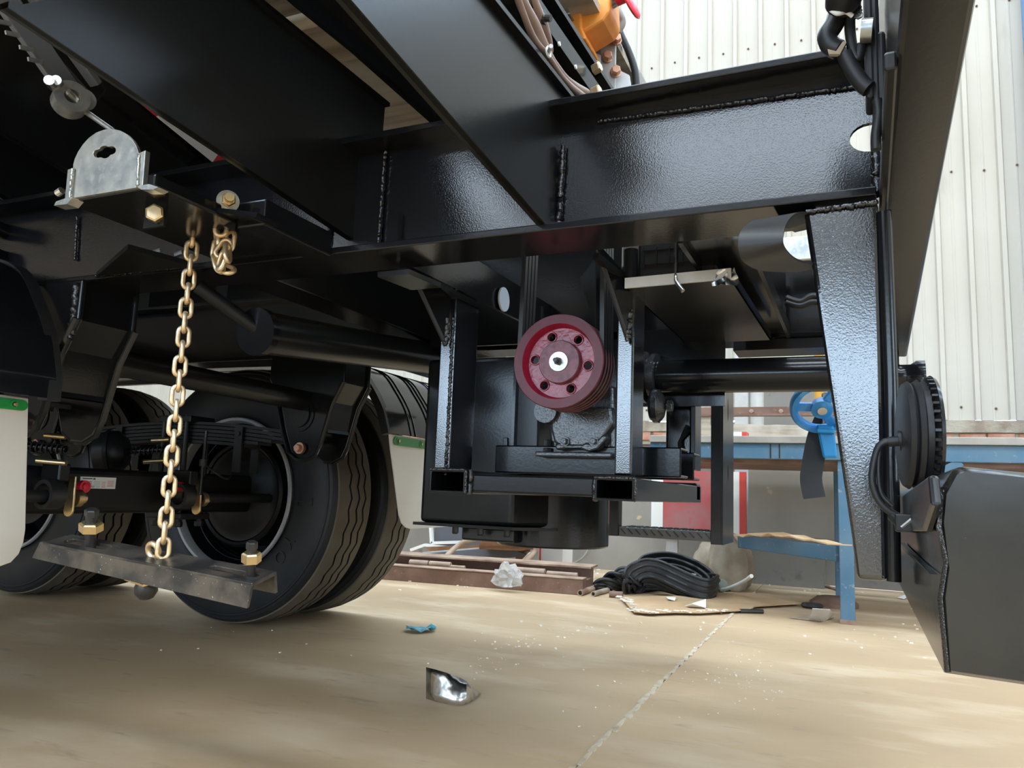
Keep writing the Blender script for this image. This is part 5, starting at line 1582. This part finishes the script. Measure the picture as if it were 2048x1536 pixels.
for i, (x0p, x1p, y0p, zt_) in enumerate(((1110, 1330, 5.90, .74), (1325, 1470, 5.82, .60))):
    u, w = at(x0p, 1100, Y=y0p), at(x1p, 1100, Y=y0p)
    tag(M().prism([[(u.x, y0p, 0), (w.x, y0p - .02, 0), (w.x, y0p + .05, zt_), (u.x, y0p + .05, zt_)]], (0, .015, 0)).build('fibre_board', 'greyboard', None), ('grey board leaning on the wall left of the ladder, below the pump frame', 'lower grey board leaning behind the step of the ladder')[i], 'board')

# ---- hanging step ladder of the trailer's far side
YL = 2.80
ld = thing('step_ladder', 'black steel step hanging from the trailer with slotted side rails', 'ladder', at(1440, 1090, Y=YL))
ra = [at(px, py, Y=YL) for px, py in ((1213, 985), (1232, 985), (1236, 1074), (1216, 1071))]
M().box((ra[3].x - .0, YL, ra[3].z), (ra[2].x, YL + .05, 1.0)).build('side_rail', 'paint_soft', ld, bevel=0.003)
rc0, rc1 = at(1421, 1090, Y=YL), at(1446, 1090, Y=YL)
zlo = at(1440, 1090, Y=YL).z
sl_ = []
for py in (820, 947):
    cc_ = at(1456, py, X=rc1.x)
    hh = .042 if py == 820 else .030
    sl_.append([(rc1.x, cc_.y + .008 * math.cos(t), cc_.z + hh * math.sin(t)) for t in [2 * PI * k / 16 for k in range(16)]])
M().box((rc0.x, YL, zlo), (rc1.x - .006, YL + .006, 1.0)).build('side_rail', 'paint_soft', ld, bevel=0.002)
ypl = at(1467, 1000, X=rc1.x).y
M().prism([[(rc1.x, YL, zlo), (rc1.x, ypl, zlo), (rc1.x, ypl, 1.0), (rc1.x, YL, 1.0)]] + sl_, (-.006, 0, 0)).build('slotted_flange', 'paint_soft', ld)
tz1, tz0 = at(1300, 1057, Y=YL + .01).z, at(1300, 1076, Y=YL + .01).z
M().box((ra[2].x, YL + .005, tz0), (rc0.x, YL + .18, tz1)).build('step_tread', 'railgrey', ld, bevel=0.003)
tr = M()
for i in range(12):
    x = ra[2].x + (rc0.x - ra[2].x) * (i + .6) / 12
    for j in range(5):
        y = YL + .02 + j * .033
        s = 1 if (i + j) % 2 else -1
        tr.bar((x - .009, y - .008 * s, tz1 + .001), (x + .009, y + .008 * s, tz1 + .001), .004, .003)
    tr.bar((x - .008, YL + .004, tz0 + .028), (x + .01, YL + .004, tz0 + .010), .003, .004, side=(0, 1, 0))
tr.build('raised_tread', 'dark_steel', ld)['kind'] = 'stuff'

# ---- brown steel sections on the floor
p0, p1 = at(740, 1157, Z=0), at(1165, 1191, Z=0)
d = (p1 - p0).normalized()
nrm = V((-d.y, d.x, 0))
up = V((0, 0, 1))
bm1 = thing('steel_section', 'front brown steel channel lying on the floor, plastic bag caught on it', 'steel section', p1, 'brown steel sections on the floor')
ftop = at(1165, 1160, Y=p1.y).z
M().prism([[p1, p1 + nrm * .10, p1 + nrm * .10 + up * ftop, p1 + up * ftop]], p0 - p1).build('channel_box', 'rustbrown', bm1, bevel=0.003)
M().prism([[p1 + up * (ftop + .001) - nrm * .004, p1 + nrm * .104 + up * (ftop + .001), p1 + nrm * .104 + up * (ftop + .006), p1 + up * (ftop + .006) - nrm * .004]], p0 - p1).build('top_flange', 'dusty_brown', bm1)
b0_ = p0 + nrm * .26
b1_ = p1 + nrm * .26 + d * .0
bm2 = thing('steel_section', 'rear brown steel channel with raised web lying behind the front one', 'steel section', b1_, 'brown steel sections on the floor')
h2 = at(1163, 1135, Y=b1_.y).z
M().prism([[b1_, b1_ + nrm * .03, b1_ + nrm * .03 + up * h2, b1_ + up * h2]], b0_ - b1_).build('channel_web', 'rustbrown', bm2)
M().prism([[b1_ + up * h2 - nrm * .05, b1_ + up * h2 + nrm * .16, b1_ + up * (h2 + .012) + nrm * .16, b1_ + up * (h2 + .012) - nrm * .05]], b0_ - b1_).build('top_flange', 'dusty_brown', bm2, bevel=0.002)
M().prism([[b1_ - nrm * .15, b1_, b1_ + up * .075, b1_ - nrm * .15 + up * .075]], b0_ - b1_).build('lower_flange', 'rustbrown', bm2)
labs = ('leftmost brown hinge tube between the two floor channels', 'second brown hinge tube from the left between the floor channels', 'thin brown rod ending the left hinge tubes', 'brown hinge tube right of the plastic bag', 'rightmost brown hinge tube by the channel ends')
for i, (xa, ya, xb, yb_, r) in enumerate(((800, 1134, 840, 1138, .021), (843, 1138, 888, 1142, .021), (888, 1143, 918, 1145, .013), (1012, 1149, 1080, 1157, .021), (1084, 1158, 1143, 1165, .016))):
    q0_, q1_ = lerp(p0, p1, (xa - 740) / 425), lerp(p0, p1, (xb - 740) / 425)
    o_ = nrm * .165 + up * (.0755 + r)
    tag(M().cyl(q0_ + o_, q1_ + o_, r, n=16).build('hinge_tube', 'dusty_brown', None, smooth=40), labs[i], 'tube', 'hinge tubes in the floor channels')
for i, (xa, ya, xb, yb_, r) in enumerate(((1160, 1186, 1186, 1177, .017), (1186, 1188, 1215, 1180, .015), (1219, 1188, 1246, 1190, .018))):
    q0_, q1_ = at(xa, ya, Z=r), at(xb, yb_, Z=r)
    tag(M().pipe(q0_, q1_, r, r * .7).build('pipe_offcut', ('dusty_brown', 'sack', 'rustbrown')[i], None, smooth=40), ('open ended brown pipe offcut at the end of the floor channels', 'tan pipe offcut just right of the open ended one', 'short dark brown pipe offcut beside the black rubber strips')[i], 'pipe')

# ---- clutter against the wall, left
fr0 = thing('tube_frame', 'brown bent tube chair frame standing behind the floor channels', 'frame', at(980, 1130, Z=.02))
YFr = 4.95
pp = spline([V((at(880, 1130, Y=YFr - .12).x, YFr - .12, .018)), at(886, 1120, Y=YFr - .1), at(915, 1092, Y=YFr), at(945, 1079, Y=YFr), at(1000, 1076, Y=YFr), at(1050, 1077, Y=YFr), at(1072, 1085, Y=YFr), at(1068, 1105, Y=YFr), at(1045, 1132, Y=YFr - .1), V((at(1042, 1136, Y=YFr - .12).x, YFr - .12, .018))], 6)
M().tube(pp, .018, 10).build('bent_tube', 'dusty_brown', fr0, smooth=60)
M().tube([p + V((-.05, .06, .0)) for p in spline([at(1068, 1108, Y=YFr), at(1045, 1132, Y=YFr - .1)], 6)], .012, 8).build('side_tube', 'dusty_brown', fr0, smooth=60)
ct = thing('carton', 'open dark brown carton with tan flap below the black drum', 'carton', at(1040, 1100, Y=5.3))
k0_, k1_ = at(935, 1100, Y=5.3), at(1100, 1068, Y=5.3)
M().prism([[at(px, py, Y=5.02) for px, py in ((962, 1070), (1110, 1066), (1118, 1085), (1040, 1102), (958, 1098))]], (0, .3, 0)).build('carton_body', 'cardbrown', ct)
M().prism([[at(px, py, Y=5.0) for px, py in ((965, 1060), (1048, 1068), (1040, 1078), (985, 1076))]], (0, .012, 0)).build('carton_flap', 'cardboard', ct)
M().box((k0_.x + .2, 5.2, 0), (k0_.x + .3, 5.3, at(960, 1092, Y=5.3).z)).box((k1_.x - .22, 5.2, 0), (k1_.x - .15, 5.3, at(1080, 1090, Y=5.3).z)).build('support_block', 'cardbrown', ct)
wc = thing('carton', 'white carton with a red stripe against the wall below the pump frame', 'carton', at(1100, 1122, Y=5.35))
w0, w1 = at(1076, 1119, Y=5.38), at(1126, 1066, Y=5.38)
M().prism([[(w0.x, 5.38, .0), (w1.x - .03, 5.38, .0), (w1.x, 5.38, .05), (w1.x, 5.38, w1.z + .15), (w0.x, 5.38, w1.z + .15)]], (0, .22, 0)).build('carton_body', 'paper', wc)
M().box((w0.x + .012, 5.376, .0), (w0.x + .022, 5.38, .22)).build('red_stripe', 'redtrim', wc)
bd = thing('panel_stack', 'dark panels and grey strips piled behind the tube frame', 'panel', at(940, 1110, Y=5.1))
for i, (q4, mt) in enumerate(((((835, 1108), (1010, 1094), (1060, 1112), (880, 1126)), 'ink'), (((845, 1104), (1020, 1090), (1022, 1095), (848, 1110)), 'greysteel'), (((1020, 1094), (1070, 1108), (1070, 1112), (1018, 1100)), 'greysteel'), (((850, 1094), (1040, 1086), (1050, 1092), (860, 1102)), 'cardbrown'))):
    M().prism([[at(px, py, Y=5.15 + .04 * i) for px, py in q4]], (0, .03, 0)).build('panel', mt, bd)
M().box((at(900, 1120, Y=5.15).x, 5.15, 0), (at(1000, 1120, Y=5.15).x, 5.3, at(950, 1118, Y=5.15).z)).build('panel_base', 'ink', bd)
wf = thing('window_frame', 'white angle frame lying by the wall right of the tyres', 'frame', at(850, 1100, Y=5.5))
for (pa, pb) in (((822, 1100), (850, 1090)), ((850, 1090), (905, 1096)), ((862, 1054), (864, 1086)), ((864, 1086), (925, 1084))):
    M().bar(at(*pa, Y=5.5), at(*pb, Y=5.5), .03, .022, side=(0, 1, 0)).build('frame_bar', 'white', wf)
M().box((at(868, 1080, Y=5.55).x, 5.55, 0), (at(960, 1080, Y=5.55).x, 5.6, .42)).build('dark_pane', 'ink', wf)
lp_ = [at(*p, Y=5.75) for p in ((1150, 1062), (1168, 1068), (1180, 1085), (1176, 1104), (1160, 1120), (1130, 1131), (1100, 1130))]
tag(M().ribbon(spline(lp_, 6), (0, 1, 0), .09, .006).build('strap_hoop', 'greysteel', None, smooth=60), 'grey hoop of flat strap standing on edge right of the drum', 'strap')

# ---- black rubber strips in a heap
heap = thing('rubber_coil', 'heap of coiled black ribbed rubber strips on the floor at centre right', 'rubber strip', at(1330, 1195, Z=0))


def loop(cx_, cy_, cz_, rx, ry, tilt, yaw, t0, t1, w, lean):
    pts, sd = [], []
    ca, sa = math.cos(yaw), math.sin(yaw)
    for i in range(41):
        t = t0 + (t1 - t0) * i / 40
        x, y = rx * math.cos(t), ry * math.sin(t)
        z = cz_ + tilt * x + .015 * math.sin(2 * t)
        pts.append(V((cx_ + x * ca - y * sa, cy_ + x * sa + y * ca, z)))
        o = V((math.cos(t) * ca - math.sin(t) * sa, math.cos(t) * sa + math.sin(t) * ca, 0))
        sd.append((V((0, 0, 1)) + o * lean))
    return pts, sd


A_ = [(1300, 1178, 4.78), (1270, 1184, 4.62), (1256, 1166, 4.53), (1268, 1145, 4.54), (1305, 1140, 4.58), (1360, 1157, 4.54), (1412, 1176, 4.52), (1432, 1172, 4.66), (1405, 1165, 4.82)]
B_ = [(1274, 1140, 4.80), (1292, 1124, 4.86), (1338, 1119, 4.90), (1388, 1134, 4.88), (1424, 1158, 4.80), (1424, 1178, 4.66), (1390, 1186, 4.56)]
PA, PB = [spline([at(x, y, Y=d) for x, y, d in q], 8) for q in (A_, B_)]
for k in range(4):                                       # swooping front strips
    pp = [p + V((.022 * k - .03 * k * i / len(PA), .035 * k, -.02 * k + .010 * math.sin(i * .25 + k))) for i, p in enumerate(PA)]
    pp = [V((p.x, p.y, max(p.z, .055))) for p in pp]
    M().ribbon(pp, [V((.42 - .3 * i / len(pp), .15, 1.0)) for i in range(len(pp))], .105, .008, ridges=(-.92, -.3, .3, .92)).build('rubber_loop', 'rubber', heap, smooth=60)
for k in range(4):                                       # loops behind, standing on edge
    c_ = V((sum(p.x for p in PB) / len(PB), 4.75, .1))
    pp = [c_ + (p - c_) * (1 - .13 * k) + V((0, 0, -.022 * k)) for p in PB]
    pp = [V((p.x, p.y, max(p.z, .055))) for p in pp]
    M().ribbon(pp, (.05, -.55, 1.0), .10, .008, ridges=(-.92, 0, .92)).build('rubber_loop', 'rubber', heap, smooth=60)
for k in range(3):                                       # flat turns underneath
    c_ = at(1345, 1176, Z=0) + V((0, .1, .012 + .012 * k))
    M().ribbon(arc(c_, (.34 - .05 * k, 0, 0), (0, .15, 0), 0, 2 * PI, 36), (0, 0, 1), .03, .03).build('rubber_loop', 'rubber', heap, smooth=60)
# twisted end going left
pts = spline([at(1192, 1174, Y=4.55), at(1214, 1165, Y=4.57), at(1238, 1158, Y=4.6), at(1268, 1160, Y=4.65)], 6)
for k in range(4):
    pp = [p + V((0, .04 * math.cos(i * .22 + k * PI / 2), .04 * math.sin(i * .22 + k * PI / 2))) * (.45 + .7 * min(1, i / 12)) for i, p in enumerate(pts)]
    M().ribbon(pp, [V((math.sin(i * .2 + k), .5, math.cos(i * .2 + k))) for i in range(len(pp))], .055, .008, ridges=(-.8, .0, .8)).build('rubber_twist', 'rubber', heap, smooth=60)
tag(M().tube(spline([at(1424, 1182, Z=.02), at(1455, 1177, Z=.05), at(1485, 1164, Z=.11), at(1503, 1152, Z=.17)], 6), .011, 8).build('white_tube', 'white', None, smooth=60), 'short white tube sticking up right of the rubber coil', 'tube')
tag(M().tube(spline([at(1320, 1147, Y=4.74), at(1345, 1145, Y=4.74), at(1370, 1147, Y=4.74), at(1392, 1150, Y=4.74)], 5), .007, 6).build('grey_wire', 'greysteel', None, smooth=60), 'grey bent wire lying on top of the rubber coil', 'wire')


# ---- sacks
def sack(p, rx, ry, h, label, mname, seed):
    bm = bmesh.new()
    bmesh.ops.create_icosphere(bm, subdivisions=4, radius=1)
    for v in bm.verts:
        c = v.co
        z = c.z
        f = 1 + .16 * noise.noise(c * 1.7 + V((seed, 0, 0))) + .07 * noise.noise(c * 4.5 + V((0, seed, 0)))
        v.co = V((c.x * rx * f, c.y * ry * f, max(z * h * f * (1.0 - .25 * max(0, z) * c.x), -h * .72)))
    me = bpy.data.meshes.new('sack')
    bm.to_mesh(me)
    bm.free()
    me.materials.append(K[mname])
    me.polygons.foreach_set('use_smooth', [True] * len(me.polygons))
    o = bpy.data.objects.new('sack', me)
    COL.objects.link(o)
    o.location = (p.x, p.y, h * .72)
    return tag(o, label, 'sack', 'dusty sacks by the bench')


sack(at(1456, 1180, Z=0), .125, .14, .21, 'front pale dusty sack slumped right of the rubber coil', 'sack', 1.3)
sack(V((at(1430, 1165, Y=5.6).x, 5.6, 0)), .15, .12, .17, 'pale sack behind the front one, leaning under the ladder rail', 'sack', 4.1)
sack(V((at(1470, 1166, Y=5.42).x, 5.42, 0)), .12, .12, .20, 'brown sack standing against the blue bench leg', 'sackbrown', 7.7)
tag(M().lathe([(.0, 0), (.03, 0), (.04, .05), (.042, .11), (.036, .13), (0, .13)], at(1437, 1184, Z=.0) + V((-.02, -.08, .045)), (.5, -.7, .1), 20).build('plastic_pot', 'greencab', None, smooth=40), 'grey plastic pot lying before the front sack', 'pot')

# ---- flat cardboard and litter on the floor
cd_ = [at(px, py, Z=.012) for px, py in ((1240, 1196), (1250, 1205), (1258, 1216), (1268, 1225), (1300, 1228), (1350, 1226), (1400, 1227), (1450, 1224), (1500, 1221), (1510, 1214), (1555, 1211), (1602, 1208), (1565, 1198), (1530, 1189), (1425, 1188), (1420, 1192))]
cb_ = thing('cardboard_sheet', 'torn brown cardboard sheet lying flat before the rubber coil', 'cardboard', cd_[4])
M().prism([cd_], (0, 0, .006)).build('sheet', 'cardboard', cb_)
random.seed(15)
tm = M()
for k in range(60):
    e = random.choice([0, 1, 2, 3, 4, 5, 6])
    p = lerp(cd_[e], cd_[e + 1], random.random()) + V((random.uniform(-.03, .05), random.uniform(-.01, .06), .007))
    s_ = random.uniform(.006, .02)
    an = random.uniform(0, 6.3)
    tm.prism([[p + V((math.cos(an + q) * s_, math.sin(an + q) * s_ * .7, 0)) for q in (0, 1.8, 3.5, 5)]], (0, 0, .004))
tm.build('torn_edge', 'chips', cb_)['kind'] = 'stuff'


def scrap(name, pts, z, label, cat, mname, up_=.0, grp=None, t=.004):
    vs = [at(px, py, Z=z) for px, py in pts]
    for i, v in enumerate(vs):
        v.z += up_ * (i % 2)
    o = M().prism([vs], (0, 0, t)).build(name, mname)
    return tag(o, label, cat, grp)


scrap('paper_scrap', ((1370, 1213), (1412, 1207), (1412, 1216), (1385, 1216)), .022, 'white folded paper scrap on the cardboard sheet', 'paper', 'paper', .02)
scrap('paper_scrap', ((1332, 1195), (1352, 1199), (1350, 1202), (1335, 1201)), .02, 'small white paper scrap near the back of the cardboard sheet', 'paper', 'paper', .008)
scrap('paper_scrap', ((1795, 1196), (1830, 1190), (1808, 1199)), .004, 'white paper scrap on the floor behind the bumper', 'paper', 'paper', .02)
scrap('film_sheet', ((1578, 1236), (1640, 1243), (1668, 1236), (1615, 1233)), .003, 'thin clear film sheet on the floor left of the blue bench leg', 'plastic film', 'sack', .0)
m = M()
f0 = [at(1618, 1240, Z=.004), at(1650, 1243, Z=.004), at(1667, 1230, Z=.03), at(1660, 1220, Z=.08), at(1625, 1217, Z=.08)]
m.prism([f0], (0, .006, .002))
tag(m.build('film_scrap', 'film'), 'crumpled clear plastic film beside the blue bench leg', 'plastic film')
q0_, q1_ = at(1496, 1223, Z=.012), at(1530, 1220, Z=.012)
tag(M().pipe(at(1526, 1223, Z=.011), at(1480, 1222, Z=.011), .011, .007).build('grey_pipe', 'dark_steel', None, smooth=40), 'grey pipe offcut poking from under the cardboard sheet', 'pipe')
tag(M().lathe([(0, 0), (.05, 0), (.06, .012), (.05, .025), (0, .028)], at(1624, 1216, Z=0), (0, 0, 1), 20).build('black_puck', 'rubber', None, smooth=40), 'small black rubber puck on the floor near the clear film', 'rubber puck')
tag(M().lathe([(0, 0), (.13, 0), (.13, .02), (.09, .05), (0, .05)], at(1668, 1212, Z=0), (0, 0, 1), 28).build('dark_disc', 'rustbrown', None, smooth=40), 'dark round disc on the floor behind the blue bench leg', 'disc')
tag(M().tube(spline([at(1550, 1163, Z=.01), at(1600, 1166, Z=.01), at(1650, 1172, Z=.01), at(1676, 1180, Z=.01)], 6), .009, 8).build('floor_hoop', 'dusty_brown', None, smooth=60), 'thin brown curved strip on the floor beneath the bench', 'strip')
m = M()
random.seed(31)
bm = bmesh.new()
bmesh.ops.create_icosphere(bm, subdivisions=3, radius=1)
for v in bm.verts:
    c = v.co.copy()
    f = 1 + .55 * noise.noise(c * 2.3) + .3 * noise.noise(c * 6)
    v.co = V((c.x * .085 * f, c.y * .05 * f, max(c.z * .09 * f * (1 if c.z < 0 else .9 - .4 * abs(c.x)), -.055)))
bme = bpy.data.meshes.new('plastic_bag')
bm.to_mesh(bme)
bm.free()
bme.materials.append(K['film'])
pbag = bpy.data.objects.new('plastic_bag', bme)
COL.objects.link(pbag)
pbag.location = at(1018, 1183, Z=0) + V((0, -.03, .085))
tag(pbag, 'crumpled clear plastic bag leaning on the front brown channel', 'plastic bag')
# blue scrap
m = M()
vs = []
for i in range(7):
    for j in range(3):
        p = at(812 + 10 * i, 1258 + 4.5 * j * (.5 + .5 * math.sin(PI * (i + .6) / 7)), Z=.003)
        vs.append(p + V((0, 0, max(0, .022 * noise.noise(V((i * .7, j * 1.3, 2))) + .012))))
m.add(vs, [(i * 3 + j, i * 3 + j + 1, i * 3 + j + 4, i * 3 + j + 3) for i in range(6) for j in range(2)])
tag(m.build('blue_scrap', 'bluescrap', None), 'crumpled blue plastic scrap on the floor right of the tyres', 'plastic scrap')
# bent foil offcut in front
YFO = at(900, 1411, Z=0).y
m = M()
cols = [(852, 1336, 1399), (872, 1341, 1405), (892, 1347, 1409), (905, 1352, 1411), (920, 1357, 1412), (933, 1364, 1409), (944, 1374, 1404), (952, 1381, 1396), (961, 1386, 1390)]
vs = []
offs = [.0, -.012, -.02, -.01, .004, -.016, .010, .0, .014]
for (px, ya, yb2), of in zip(cols, offs):
    for k in range(5):
        t = k / 4
        wv = of * (1 - t * .3) + .012 * math.sin(3.2 * t + px * .05) * (1 if px > 890 else .35)
        Yb = at(px, yb2, Z=.003).y
        vs.append(at(px, ya + (yb2 - ya) * t, Y=Yb + wv * (1 - t) + .03 * (1 - t)))
nc = len(cols)
m.add(vs, [(i * 5 + k, i * 5 + k + 1, i * 5 + k + 6, i * 5 + k + 5) for i in range(nc - 1) for k in range(4)])
fo = m.build('foil_offcut', 'foil', None, smooth=28)
so = fo.modifiers.new('thickness', 'SOLIDIFY')
so.thickness = .0012
fo.location.z += max(0.0, -min((fo.location.z + v.co.z) for v in fo.data.vertices)) + .001
tag(fo, 'bent shiny metal offcut standing on the bare floor in the foreground', 'metal offcut')

# crumbs scattered on the concrete
random.seed(77)
cr = M()


def crumb(p, s):
    an = random.uniform(0, 6.3)
    n_ = random.choice((4, 5))
    base = [p + V((math.cos(an + 2 * PI * q / n_) * s * random.uniform(.5, 1.2), math.sin(an + 2 * PI * q / n_) * s * random.uniform(.5, 1.2), 0)) for q in range(n_)]
    cr.prism([base], V((random.uniform(-.3, .3) * s, random.uniform(-.3, .3) * s, s * random.uniform(.3, .8))))


for (px, py, sx, sy, n_, smax) in ((1030, 1290, 90, 25, 60, .008), (985, 1335, 60, 30, 40, .006), (1500, 1370, 130, 60, 90, .006), (1480, 1330, 80, 40, 40, .006), (1150, 1265, 120, 25, 25, .012), (600, 1290, 300, 60, 20, .008), (1300, 1260, 250, 60, 40, .008), (1650, 1190, 70, 25, 40, .014), (1210, 1150, 70, 18, 40, .02), (1560, 1160, 70, 14, 30, .016), (1760, 1260, 140, 60, 40, .01), (960, 1172, 60, 10, 24, .016), (830, 1175, 60, 8, 12, .014), (1250, 1390, 200, 80, 40, .005)):
    for k in range(int(n_ * .6)):
        x_, y_ = random.gauss(px, sx * .5), max(1140, random.gauss(py, sy * .5))
        w_ = at(x_, y_, Z=0)
        w_.y = min(w_.y, 5.9)
        crumb(w_, random.uniform(.2, .85) * smax)
cr = cr.build('floor_crumbs', 'chips', None)
cr['kind'] = 'stuff'
cr['label'] = 'pale crumbs and chips of litter scattered over the concrete floor'
for (px, py, l) in ((1128, 1252, .04), (1266, 1375, .05), (1222, 1222, .05), (232, 1263, .05), (468, 1288, .03)):
    q = at(px, py, Z=.002)
for o in bpy.data.objects:
    if 'wl' in o:
        del o['wl']
